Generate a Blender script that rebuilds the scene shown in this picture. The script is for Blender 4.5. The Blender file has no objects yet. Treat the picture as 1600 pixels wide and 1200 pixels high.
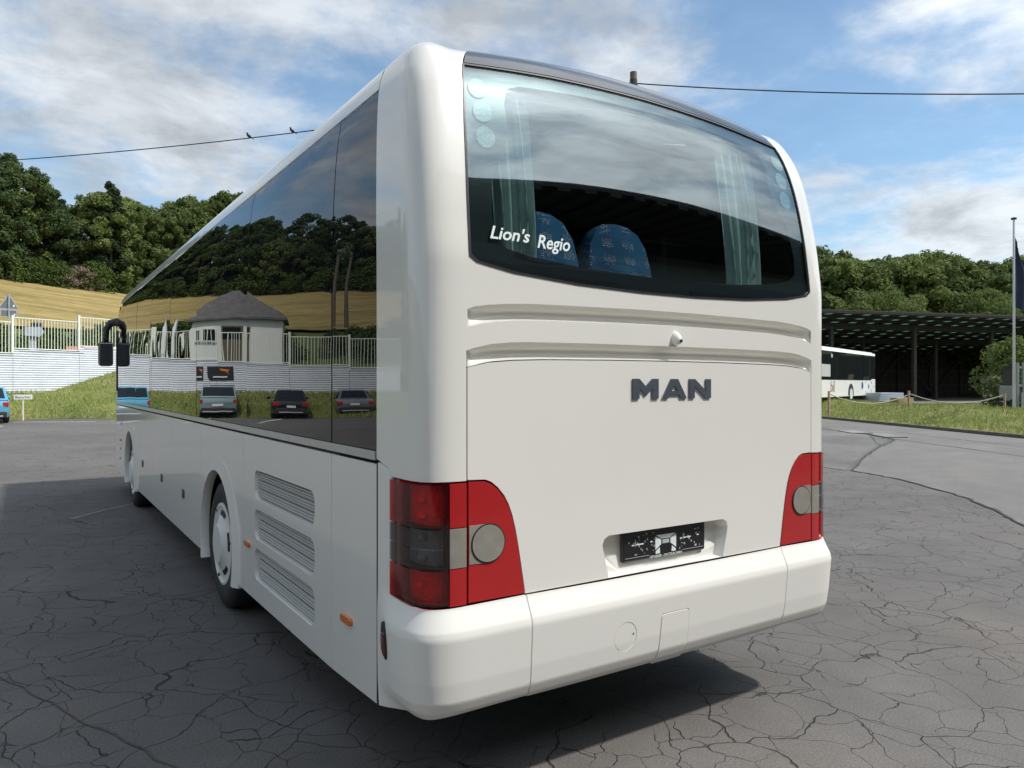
import bpy, bmesh, math, random
import numpy as np
from mathutils import Vector, Matrix
from mathutils.geometry import delaunay_2d_cdt
random.seed(7); rng = np.random.default_rng(7)
R = math.radians
scene = bpy.context.scene
COL = scene.collection

# ------------------------------------------------------------------ camera, sky, sun, exposure
cam_d = bpy.data.cameras.new('camera'); cam = bpy.data.objects.new('camera', cam_d); COL.objects.link(cam)
cam.location = (-2.546, -2.714, 1.732)
cam.rotation_euler = (R(90.0), 0, R(-33.21))
cam_d.sensor_width = 36.0; cam_d.lens = 36.0 * 1163.4 / 1600.0
cam_d.clip_start = 0.05; cam_d.clip_end = 3000
scene.camera = cam

SUN = Vector((.425, -.420, .80)).normalized()
sun_d = bpy.data.lights.new('sun', 'SUN'); sun = bpy.data.objects.new('sun', sun_d); COL.objects.link(sun)
sun_d.energy = 3.75; sun_d.angle = R(2.5); sun_d.color = (1.0, .965, .905)
sun.rotation_euler = (-SUN).to_track_quat('-Z', 'Y').to_euler()
sun.location = (20, -20, 40)

scene.render.engine = 'CYCLES'
scene.view_settings.view_transform = 'Standard'
scene.view_settings.look = 'None'
scene.view_settings.exposure = 0.1
scene.view_settings.gamma = 1.0
scene.render.resolution_x = 1024; scene.render.resolution_y = 768
scene.cycles.max_bounces = 8
scene.cycles.caustics_reflective = False; scene.cycles.caustics_refractive = False
scene.cycles.transparent_max_bounces = 12

world = bpy.data.worlds.new('World'); scene.world = world; world.use_nodes = True
def build_world():
    nt = world.node_tree; N = nt.nodes; L = nt.links; N.clear()
    out = N.new('ShaderNodeOutputWorld'); bg = N.new('ShaderNodeBackground'); bg.inputs['Strength'].default_value = .118
    L.new(bg.outputs[0], out.inputs[0])
    sky = N.new('ShaderNodeTexSky'); sky.sky_type = 'NISHITA'; sky.sun_disc = False
    sky.sun_elevation = math.asin(SUN.z); sky.sun_rotation = math.atan2(SUN.x, SUN.y)
    sky.air_density = 1.0; sky.dust_density = .35; sky.ozone_density = 1.6
    tc = N.new('ShaderNodeTexCoord')
    sep = N.new('ShaderNodeSeparateXYZ'); L.new(tc.outputs['Generated'], sep.inputs[0])
    def mth(op, a, b=None, c=None, clamp=False):
        n = N.new('ShaderNodeMath'); n.operation = op; n.use_clamp = clamp
        for i, v in enumerate((a, b, c)):
            if v is None: continue
            if isinstance(v, (int, float)): n.inputs[i].default_value = v
            else: L.new(v, n.inputs[i])
        return n.outputs[0]
    zz = mth('ADD', mth('MAXIMUM', sep.outputs[2], 0.0), .16)
    cx = mth('DIVIDE', sep.outputs[0], zz); cy = mth('DIVIDE', sep.outputs[1], zz)
    cmb = N.new('ShaderNodeCombineXYZ'); L.new(cx, cmb.inputs[0]); L.new(cy, cmb.inputs[1])
    def noise(scale, detail, rough, dist=0., off=(0, 0, 0)):
        mp = N.new('ShaderNodeMapping'); mp.inputs['Location'].default_value = off
        L.new(cmb.outputs[0], mp.inputs[0])
        n = N.new('ShaderNodeTexNoise'); n.inputs['Scale'].default_value = scale; n.inputs['Detail'].default_value = detail
        n.inputs['Roughness'].default_value = rough; n.inputs['Distortion'].default_value = dist
        L.new(mp.outputs[0], n.inputs['Vector']); return n.outputs['Fac']
    big = noise(.50, 3, .5, .2, BIG); mid = noise(1.9, 14, .6, .15, MID); sh = noise(3.4, 12, .62, .25, (9.1, 2.2, 4))
    dens = mth('ADD', mth('MULTIPLY', big, .95), mth('MULTIPLY', mid, 1.05))
    hor = mth('MULTIPLY', mth('SUBTRACT', .45, sep.outputs[2]), .22)
    dens = mth('ADD', dens, hor)
    dsun = N.new('ShaderNodeVectorMath'); dsun.operation = 'DOT_PRODUCT'; L.new(tc.outputs['Generated'], dsun.inputs[0]); dsun.inputs[1].default_value = SUN
    dens = mth('ADD', dens, mth('MULTIPLY', mth('POWER', mth('MAXIMUM', dsun.outputs['Value'], 0.0), 3.0), .16))   # the sun is veiled by cloud
    cov = N.new('ShaderNodeMapRange'); cov.interpolation_type = 'SMOOTHSTEP'; L.new(dens, cov.inputs[0])
    cov.inputs[1].default_value = .86; cov.inputs[2].default_value = 1.14; cov.inputs[3].default_value = .12; cov.inputs[4].default_value = .92
    # cloud brightness: thicker parts greyer, and brighter towards the veiled sun (forward scattering)
    dt = N.new('ShaderNodeVectorMath'); dt.operation = 'DOT_PRODUCT'; L.new(tc.outputs['Generated'], dt.inputs[0]); dt.inputs[1].default_value = SUN
    d0 = mth('MAXIMUM', dt.outputs['Value'], 0.0)
    fs = mth('ADD', mth('MULTIPLY', mth('POWER', d0, 3.0), 2.3), mth('MULTIPLY', mth('POWER', d0, 60.0), 2.5))
    br = N.new('ShaderNodeMapRange'); L.new(sh, br.inputs[0]); br.inputs[1].default_value = .34; br.inputs[2].default_value = .62; br.inputs[3].default_value = 4.2; br.inputs[4].default_value = 7.0
    lum = mth('MULTIPLY', br.outputs[0], mth('ADD', 1.0, fs))
    cc = N.new('ShaderNodeVectorMath'); cc.operation = 'SCALE'; cc.inputs[0].default_value = (.945, .995, 1.045); L.new(lum, cc.inputs['Scale'])
    mx = N.new('ShaderNodeMix'); mx.data_type = 'RGBA'; L.new(cov.outputs[0], mx.inputs['Factor'])
    skm = N.new('ShaderNodeVectorMath'); skm.operation = 'MULTIPLY'; L.new(sky.outputs[0], skm.inputs[0]); skm.inputs[1].default_value = (1.0, 1.26, 1.30)
    L.new(skm.outputs[0], mx.inputs['A']); L.new(cc.outputs[0], mx.inputs['B'])
    L.new(mx.outputs['Result'], bg.inputs['Color'])
BIG = (37.7, 26.0, 0); MID = (36.0, 4.5, 0)
build_world()

# ------------------------------------------------------------------ materials
MAT = {}
def mat(name, col, rough=.5, metal=0., spec=.5, coat=0., noise=None, bump=None, emit=None, ior=None, alpha=None, var=None, coord='Object'):
    """noise=(scale, amount[, detail]) varies the base colour; bump=(scale, strength, distance)"""
    m = bpy.data.materials.new(name); m.use_nodes = True; MAT[name] = m
    nt = m.node_tree; N = nt.nodes; L = nt.links; p = N['Principled BSDF']
    c = (*col, 1.); p.inputs['Base Color'].default_value = c
    p.inputs['Roughness'].default_value = rough; p.inputs['Metallic'].default_value = metal
    p.inputs['Specular IOR Level'].default_value = spec; p.inputs['Coat Weight'].default_value = coat; p.inputs['Coat Roughness'].default_value = .03
    if ior: p.inputs['IOR'].default_value = ior
    tc = N.new('ShaderNodeTexCoord')
    if noise:
        n = N.new('ShaderNodeTexNoise'); n.inputs['Scale'].default_value = noise[0]; n.inputs['Detail'].default_value = noise[2] if len(noise) > 2 else 6
        n.inputs['Roughness'].default_value = .6; L.new(tc.outputs[coord], n.inputs['Vector'])
        mr = N.new('ShaderNodeMapRange'); L.new(n.outputs['Fac'], mr.inputs[0]); mr.inputs[1].default_value = .25; mr.inputs[2].default_value = .75
        mr.inputs[3].default_value = 1 - noise[1]; mr.inputs[4].default_value = 1 + noise[1]
        v = N.new('ShaderNodeVectorMath'); v.operation = 'SCALE'; v.inputs[0].default_value = col; L.new(mr.outputs[0], v.inputs['Scale'])
        L.new(v.outputs[0], p.inputs['Base Color'])
    if bump:
        n = N.new('ShaderNodeTexNoise'); n.inputs['Scale'].default_value = bump[0]; n.inputs['Detail'].default_value = bump[3] if len(bump) > 3 else 4
        L.new(tc.outputs[coord], n.inputs['Vector'])
        b = N.new('ShaderNodeBump'); b.inputs['Strength'].default_value = bump[1]; b.inputs['Distance'].default_value = bump[2]
        L.new(n.outputs['Fac'], b.inputs['Height']); L.new(b.outputs[0], p.inputs['Normal'])
    if emit:
        p.inputs['Emission Color'].default_value = (*emit[0], 1); p.inputs['Emission Strength'].default_value = emit[1]
    return m

def leaf_mat(name, c1, c2, trans=.25):
    m = bpy.data.materials.new(name); m.use_nodes = True; MAT[name] = m
    nt = m.node_tree; N = nt.nodes; L = nt.links; p = N['Principled BSDF']
    at = N.new('ShaderNodeAttribute'); at.attribute_name = 'tint'
    oi = N.new('ShaderNodeObjectInfo')
    ad = N.new('ShaderNodeMath'); ad.operation = 'MULTIPLY_ADD'; L.new(oi.outputs['Random'], ad.inputs[0]); ad.inputs[1].default_value = .5
    L.new(at.outputs['Fac'], ad.inputs[2])
    rp = N.new('ShaderNodeMapRange'); L.new(ad.outputs[0], rp.inputs[0]); rp.inputs[1].default_value = 0; rp.inputs[2].default_value = 1.5
    mx = N.new('ShaderNodeMix'); mx.data_type = 'RGBA'; L.new(rp.outputs[0], mx.inputs['Factor'])
    mx.inputs['A'].default_value = (*c1, 1); mx.inputs['B'].default_value = (*c2, 1)
    L.new(mx.outputs['Result'], p.inputs['Base Color']); p.inputs['Roughness'].default_value = .75; p.inputs['Specular IOR Level'].default_value = .15
    tr = N.new('ShaderNodeBsdfTranslucent'); L.new(mx.outputs['Result'], tr.inputs['Color'])
    ms = N.new('ShaderNodeMixShader'); ms.inputs[0].default_value = trans
    L.new(p.outputs[0], ms.inputs[1]); L.new(tr.outputs[0], ms.inputs[2]); L.new(ms.outputs[0], N['Material Output'].inputs[0])
    return m

def glass_mat(name, tint, refl, ior, rough=0.0, wav=None):
    """tinted see-through pane with a mirror reflection by Fresnel"""
    m = bpy.data.materials.new(name); m.use_nodes = True; MAT[name] = m
    nt = m.node_tree; N = nt.nodes; L = nt.links; N.remove(N['Principled BSDF'])
    t = N.new('ShaderNodeBsdfTransparent'); t.inputs[0].default_value = (*tint, 1)
    g = N.new('ShaderNodeBsdfGlossy'); g.inputs['Color'].default_value = (*refl, 1); g.inputs['Roughness'].default_value = rough
    geo = N.new('ShaderNodeNewGeometry')      # Schlick reflectance, the same from both sides of the pane
    dp = N.new('ShaderNodeVectorMath'); dp.operation = 'DOT_PRODUCT'; L.new(geo.outputs['Incoming'], dp.inputs[0]); L.new(geo.outputs['Normal'], dp.inputs[1])
    ab = N.new('ShaderNodeMath'); ab.operation = 'ABSOLUTE'; L.new(dp.outputs['Value'], ab.inputs[0])
    om = N.new('ShaderNodeMath'); om.operation = 'SUBTRACT'; om.inputs[0].default_value = 1.0; L.new(ab.outputs[0], om.inputs[1])
    pw = N.new('ShaderNodeMath'); pw.operation = 'POWER'; L.new(om.outputs[0], pw.inputs[0]); pw.inputs[1].default_value = 5.0
    fr = N.new('ShaderNodeMath'); fr.operation = 'MULTIPLY_ADD'; L.new(pw.outputs[0], fr.inputs[0]); fr.inputs[1].default_value = 1 - ior; fr.inputs[2].default_value = ior
    ms = N.new('ShaderNodeMixShader'); L.new(fr.outputs[0], ms.inputs[0]); L.new(t.outputs[0], ms.inputs[1]); L.new(g.outputs[0], ms.inputs[2])
    L.new(ms.outputs[0], N['Material Output'].inputs[0])
    if wav:
        tc = N.new('ShaderNodeTexCoord'); n = N.new('ShaderNodeTexNoise'); n.inputs['Scale'].default_value = wav[0]; n.inputs['Detail'].default_value = 1.5
        L.new(tc.outputs['Object'], n.inputs['Vector'])
        b = N.new('ShaderNodeBump'); b.inputs['Strength'].default_value = 1; b.inputs['Distance'].default_value = wav[1]
        L.new(n.outputs['Fac'], b.inputs['Height']); L.new(b.outputs[0], g.inputs['Normal'])
    return m

mat('paint_white', (.765, .742, .685), .3, spec=.5, coat=.85, bump=(1.3, .25, .006, 1), noise=(.9, .02))
mat('bumper_white', (.775, .755, .705), .36, spec=.45, bump=(2.0, .2, .004, 1))
mat('black_gap', (.012, .012, .013), .6)
mat('black_plastic', (.018, .018, .02), .42, noise=(30, .2))
mat('dark_trim', (.045, .05, .058), .16, coat=.6)
mat('underbody', (.01, .01, .01), .85)
mat('rubber', (.02, .02, .021), .72, noise=(9, .25), bump=(60, .2, .002))
mat('hub_white', (.66, .66, .63), .35, noise=(5, .06))
mat('aluminium', (.62, .63, .65), .3, metal=.9, noise=(14, .06))
mat('chrome_dark', (.15, .17, .205), .28, metal=.55, noise=(9, .12))
mat('amber', (.62, .17, .03), .25, coat=.5)
mat('lens_red', (.40, .014, .016), .3, coat=.25, noise=(3, .1))
mat('lens_dark_red', (.15, .004, .006), .08, coat=.8, noise=(8, .35))
mat('lens_bulb_red', (.36, .010, .008), .12, coat=.7)
mat('lens_smoke', (.05, .053, .056), .12, coat=.7, noise=(9, .25))
mat('lens_grey', (.25, .235, .20), .35, coat=.2, noise=(20, .12))
glass_mat('lens_clear_red', (.80, .03, .026), (1, .95, .95), .06, .02); glass_mat('lens_clear_smoke', (.30, .31, .32), (1, 1, 1), .06, .02)
mat('reflector', (.70, .68, .66), .3, metal=.15, bump=(70, .6, .01, 1)); mat('bulb', (.8, .78, .74), .2)
mat('mirror_silver', (.7, .71, .72), .03, metal=1.0)
mat('frit', (.012, .010, .013), .35)
mat('curtain', (.42, .48, .46), .85, noise=(7, .15))
mat('interior_dark', (.035, .038, .042), .8)
mat('interior_grey', (.16, .17, .18), .8, noise=(3, .2))
mat('sticker', (.72, .78, .74), .5)
mat('sticker_grey', (.45, .45, .45), .5)
mat('plate_black', (.012, .012, .014), .4)
mat('glitter', (.30, .38, .38), .35, noise=(160, .75, 2))
glass_mat('rear_glass', (.56, .70, .69), (.90, 1.0, 1.0), .20, .02)
glass_mat('right_glass', (.16, .19, .19), (.95, .97, 1.0), .06)
mat('grille_metal', (.66, .65, .62), .35, metal=.1)
mat('grille_back', (.05, .05, .048), .8)
def side_glass():
    m = mat('side_glass', (.006, .007, .009), .0, ior=1.56, spec=.5)
    nt = m.node_tree; N = nt.nodes; L = nt.links; p = N['Principled BSDF']
    tc = N.new('ShaderNodeTexCoord'); n = N.new('ShaderNodeTexNoise'); n.inputs['Scale'].default_value = .9; n.inputs['Detail'].default_value = 2.0
    L.new(tc.outputs['Object'], n.inputs['Vector'])
    b = N.new('ShaderNodeBump'); b.inputs['Strength'].default_value = 1; b.inputs['Distance'].default_value = .0022
    L.new(n.outputs['Fac'], b.inputs['Height']); L.new(b.outputs[0], p.inputs['Normal'])
side_glass()
def seat_fabric():
    m = mat('seat_fabric', (.02, .09, .2), .9)
    nt = m.node_tree; N = nt.nodes; L = nt.links; p = N['Principled BSDF']
    tc = N.new('ShaderNodeTexCoord')
    v = N.new('ShaderNodeTexVoronoi'); v.inputs['Scale'].default_value = 95; v.inputs['Randomness'].default_value = .35; L.new(tc.outputs['Object'], v.inputs['Vector'])
    dot = N.new('ShaderNodeMath'); dot.operation = 'LESS_THAN'; L.new(v.outputs['Distance'], dot.inputs[0]); dot.inputs[1].default_value = .26
    w = N.new('ShaderNodeTexWave'); w.inputs['Scale'].default_value = 2.3; w.inputs['Distortion'].default_value = 1.5; L.new(tc.outputs['Object'], w.inputs['Vector'])
    gt = N.new('ShaderNodeMath'); gt.operation = 'GREATER_THAN'; L.new(w.outputs['Fac'], gt.inputs[0]); gt.inputs[1].default_value = .45
    mu = N.new('ShaderNodeMath'); mu.operation = 'MULTIPLY'; L.new(dot.outputs[0], mu.inputs[0]); L.new(gt.outputs[0], mu.inputs[1])
    n = N.new('ShaderNodeTexNoise'); n.inputs['Scale'].default_value = 6; L.new(tc.outputs['Object'], n.inputs['Vector'])
    base = N.new('ShaderNodeMix'); base.data_type = 'RGBA'; L.new(n.outputs['Fac'], base.inputs['Factor']); base.inputs['A'].default_value = (.006, .03, .10, 1); base.inputs['B'].default_value = (.025, .13, .28, 1)
    cr = N.new('ShaderNodeMix'); cr.data_type = 'RGBA'; L.new(v.outputs['Color'], cr.inputs['Factor']); cr.inputs['A'].default_value = (.8, .8, .75, 1); cr.inputs['B'].default_value = (.75, .12, .12, 1)
    fi = N.new('ShaderNodeMix'); fi.data_type = 'RGBA'; L.new(mu.outputs[0], fi.inputs['Factor']); L.new(base.outputs['Result'], fi.inputs['A']); L.new(cr.outputs['Result'], fi.inputs['B'])
    L.new(fi.outputs['Result'], p.inputs['Base Color'])
seat_fabric()

def asphalt_mat(name, col, crack=1.0, tone=(1.0, 1.0, 1.0), patch=.18, scale=1.0):
    m = bpy.data.materials.new(name); m.use_nodes = True; MAT[name] = m
    nt = m.node_tree; N = nt.nodes; L = nt.links; p = N['Principled BSDF']
    tc = N.new('ShaderNodeTexCoord')
    def noise(sc, det, rough=.6, vec=None, dist=0.):
        n = N.new('ShaderNodeTexNoise'); n.inputs['Scale'].default_value = sc; n.inputs['Detail'].default_value = det; n.inputs['Roughness'].default_value = rough
        n.inputs['Distortion'].default_value = dist
        L.new(vec or tc.outputs['Object'], n.inputs['Vector']); return n
    def mr(x, a, b, c, d, smooth=False):
        n = N.new('ShaderNodeMapRange'); L.new(x, n.inputs[0])
        if smooth: n.interpolation_type = 'SMOOTHSTEP'
        for i, v in enumerate((a, b, c, d)): n.inputs[i + 1].default_value = v
        return n.outputs[0]
    def mm(op, a, b):
        n = N.new('ShaderNodeMath'); n.operation = op
        for i, v in enumerate((a, b)):
            if isinstance(v, (int, float)): n.inputs[i].default_value = v
            else: L.new(v, n.inputs[i])
        return n.outputs[0]
    big = noise(.22, 6, .6); med = noise(1.7, 6, .65); fine = noise(90, 4, .7); grain = noise(260, 2, .5)
    speck = N.new('ShaderNodeTexVoronoi'); speck.inputs['Scale'].default_value = 120; L.new(tc.outputs['Object'], speck.inputs['Vector'])
    val = mm('MULTIPLY', mm('MULTIPLY', mr(big.outputs['Fac'], .3, .7, 1 - patch, 1 + patch), mr(med.outputs['Fac'], .3, .7, .9, 1.1)),
             mm('MULTIPLY', mr(fine.outputs['Fac'], .3, .7, .66, 1.34), mr(grain.outputs['Fac'], .3, .7, .8, 1.2)))
    # cracks: domain-warped voronoi edges at two sizes, fading in and out
    def crack_layer(sc, width, warp, lo, hi):
        w1 = noise(sc * 1.3, 4, .45)
        sub = N.new('ShaderNodeVectorMath'); sub.operation = 'SUBTRACT'; L.new(w1.outputs['Color'], sub.inputs[0]); sub.inputs[1].default_value = (.5, .5, .5)
        scl = N.new('ShaderNodeVectorMath'); scl.operation = 'SCALE'; L.new(sub.outputs[0], scl.inputs[0]); scl.inputs['Scale'].default_value = warp
        add = N.new('ShaderNodeVectorMath'); L.new(tc.outputs['Object'], add.inputs[0]); L.new(scl.outputs[0], add.inputs[1])
        mp = N.new('ShaderNodeMapping'); mp.inputs['Scale'].default_value = (1, 1, 0); L.new(add.outputs[0], mp.inputs[0])
        v = N.new('ShaderNodeTexVoronoi'); v.feature = 'DISTANCE_TO_EDGE'; v.inputs['Scale'].default_value = sc; L.new(mp.outputs[0], v.inputs['Vector'])
        msk = noise(sc * .55, 5, .6)
        wv = noise(sc * 3.0, 4, .6)
        th = mm('MULTIPLY', mm('MULTIPLY', mr(msk.outputs['Fac'], lo, hi, 0.0, 1.0, True), width * sc), mr(wv.outputs['Fac'], .3, .7, .6, 1.3))
        return mm('SUBTRACT', 1.0, mm('MINIMUM', mm('DIVIDE', v.outputs['Distance'], mm('ADD', th, .0004)), 1.0))
    if crack > 0:
        c1 = crack_layer(1.5 * scale, .0040, .55, .24, .46); c2 = crack_layer(3.3 * scale, .0028, .26, .36, .56)
        ck = mm('MULTIPLY', mm('MAXIMUM', c1, c2), crack)
        val = mm('MULTIPLY', val, mm('SUBTRACT', 1.0, mm('MULTIPLY', mm('POWER', ck, .55), .8)))
    cv = N.new('ShaderNodeVectorMath'); cv.operation = 'SCALE'; cv.inputs[0].default_value = col; L.new(val, cv.inputs['Scale'])
    # dusty, faintly brown patches
    du = noise(.5, 5, .6, None, .4); mxb = N.new('ShaderNodeMix'); mxb.data_type = 'RGBA'
    L.new(mr(du.outputs['Fac'], .5, .75, 0., .5, True), mxb.inputs['Factor']); L.new(cv.outputs[0], mxb.inputs['A'])
    br = N.new('ShaderNodeVectorMath'); br.operation = 'MULTIPLY'; L.new(cv.outputs[0], br.inputs[0]); br.inputs[1].default_value = (1.28, 1.2, 1.08); L.new(br.outputs[0], mxb.inputs['B'])
    # rare pale grit
    gr = mm('LESS_THAN', speck.outputs['Distance'], .11); gsel = N.new('ShaderNodeSeparateColor'); L.new(speck.outputs['Color'], gsel.inputs[0])
    gm = mm('MULTIPLY', gr, mm('GREATER_THAN', gsel.outputs[0], .93))
    mx2 = N.new('ShaderNodeMix'); mx2.data_type = 'RGBA'; L.new(mm('MULTIPLY', gm, .55), mx2.inputs['Factor']); L.new(mxb.outputs['Result'], mx2.inputs['A']); mx2.inputs['B'].default_value = (.34, .33, .30, 1)
    L.new(mx2.outputs['Result'], p.inputs['Base Color'])
    p.inputs['Roughness'].default_value = .82; p.inputs['Specular IOR Level'].default_value = .3
    hgt = mm('ADD', mm('MULTIPLY', fine.outputs['Fac'], .35), mm('MULTIPLY', grain.outputs['Fac'], .3))
    if crack > 0: hgt = mm('SUBTRACT', hgt, mm('MULTIPLY', ck, 1.4))
    b = N.new('ShaderNodeBump'); b.inputs['Strength'].default_value = .7; b.inputs['Distance'].default_value = .006; L.new(hgt, b.inputs['Height']); L.new(b.outputs[0], p.inputs['Normal'])
    return m
asphalt_mat('asphalt', (.128, .119, .111))
asphalt_mat('asphalt_road', (.168, .159, .149), crack=.25, patch=.12, scale=.35)
asphalt_mat('concrete_patch', (.155, .148, .136), crack=.3, patch=.3, scale=1.6)

def ground_mat(name, cols, scale, bumpd=.05):
    m = bpy.data.materials.new(name); m.use_nodes = True; MAT[name] = m
    nt = m.node_tree; N = nt.nodes; L = nt.links; p = N['Principled BSDF']; tc = N.new('ShaderNodeTexCoord')
    n1 = N.new('ShaderNodeTexNoise'); n1.inputs['Scale'].default_value = scale; n1.inputs['Detail'].default_value = 8; n1.inputs['Roughness'].default_value = .65; L.new(tc.outputs['Object'], n1.inputs['Vector'])
    n2 = N.new('ShaderNodeTexNoise'); n2.inputs['Scale'].default_value = scale * 14; n2.inputs['Detail'].default_value = 4; L.new(tc.outputs['Object'], n2.inputs['Vector'])
    ad = N.new('ShaderNodeMath'); ad.operation = 'MULTIPLY_ADD'; L.new(n2.outputs['Fac'], ad.inputs[0]); ad.inputs[1].default_value = .5; L.new(n1.outputs['Fac'], ad.inputs[2])
    rp = N.new('ShaderNodeValToRGB'); L.new(ad.outputs[0], rp.inputs[0]); e = rp.color_ramp.elements
    e[0].position = .5; e[0].color = (*cols[0], 1); e[1].position = 1.0; e[1].color = (*cols[-1], 1)
    for i, c in enumerate(cols[1:-1]): x = e.new(.5 + .5 * (i + 1) / (len(cols) - 1)); x.color = (*c, 1)
    L.new(rp.outputs[0], p.inputs['Base Color']); p.inputs['Roughness'].default_value = .9; p.inputs['Specular IOR Level'].default_value = .15
    b = N.new('ShaderNodeBump'); b.inputs['Strength'].default_value = .8; b.inputs['Distance'].default_value = bumpd; L.new(n2.outputs['Fac'], b.inputs['Height']); L.new(b.outputs[0], p.inputs['Normal'])
    return m
ground_mat('grass_soil', [(.065, .10, .028), (.12, .16, .042), (.20, .20, .075), (.28, .23, .13)], .45)
ground_mat('meadow', [(.06, .09, .025), (.085, .12, .035), (.12, .15, .05)], .08, .1)
def field_mat():
    m = bpy.data.materials.new('stubble'); m.use_nodes = True; MAT['stubble'] = m
    nt = m.node_tree; N = nt.nodes; L = nt.links; p = N['Principled BSDF']; tc = N.new('ShaderNodeTexCoord')
    mp = N.new('ShaderNodeMapping'); mp.inputs['Scale'].default_value = (.03, 1, 1); mp.inputs['Rotation'].default_value = (0, 0, R(-9)); L.new(tc.outputs['Object'], mp.inputs[0])
    n = N.new('ShaderNodeTexNoise'); n.inputs['Scale'].default_value = .55; n.inputs['Detail'].default_value = 6; n.inputs['Roughness'].default_value = .7; L.new(mp.outputs[0], n.inputs['Vector'])
    n2 = N.new('ShaderNodeTexNoise'); n2.inputs['Scale'].default_value = .9; n2.inputs['Detail'].default_value = 8; L.new(tc.outputs['Object'], n2.inputs['Vector'])
    ad = N.new('ShaderNodeMath'); ad.operation = 'MULTIPLY_ADD'; L.new(n2.outputs['Fac'], ad.inputs[0]); ad.inputs[1].default_value = .35; L.new(n.outputs['Fac'], ad.inputs[2])
    rp = N.new('ShaderNodeValToRGB'); L.new(ad.outputs[0], rp.inputs[0]); e = rp.color_ramp.elements
    e[0].position = .45; e[0].color = (.14, .12, .04, 1); e[1].position = .9; e[1].color = (.37, .285, .125, 1); x = e.new(.65); x.color = (.25, .19, .075, 1)
    L.new(rp.outputs[0], p.inputs['Base Color']); p.inputs['Roughness'].default_value = .9; p.inputs['Specular IOR Level'].default_value = .1
field_mat()

# ------------------------------------------------------------------ helpers
def mesh_obj(name, V, F, m=None, parent=None, smooth=False, normals=None):
    me = bpy.data.meshes.new(name); me.from_pydata([tuple(v) for v in V], [], [tuple(f) for f in F])
    if m: me.materials.append(MAT[m] if isinstance(m, str) else m)
    if smooth or normals is not None: me.shade_smooth()
    if normals is not None: me.normals_split_custom_set_from_vertices([tuple(n) for n in normals])
    o = bpy.data.objects.new(name, me); COL.objects.link(o)
    if parent: set_parent(o, parent)
    return o
def set_parent(o, p):
    o.parent = p
    full = Matrix.Identity(4); chain = []; q = p
    while q: chain.append(q); q = q.parent
    for q in reversed(chain): full = full @ (q.matrix_parent_inverse @ q.matrix_basis if q.parent else q.matrix_basis)
    o.matrix_parent_inverse = full.inverted()
def link_local(o, p):          # coordinates already local to the parent
    o.parent = p
def empty(name, loc=(0, 0, 0), rz=0):
    o = bpy.data.objects.new(name, None); COL.objects.link(o); o.location = loc; o.rotation_euler = (0, 0, rz); o.empty_display_size = .2
    return o
def tag(o, label=None, cat=None, group=None, kind=None):
    if label: o['label'] = label
    if cat: o['category'] = cat
    if group: o['group'] = group
    if kind: o['kind'] = kind
    return o
def copy_tree(o, parent=None):
    c = o.copy(); COL.objects.link(c)
    if parent: c.parent = parent
    for ch in list(o.children): copy_tree(ch, c)
    return c

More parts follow.
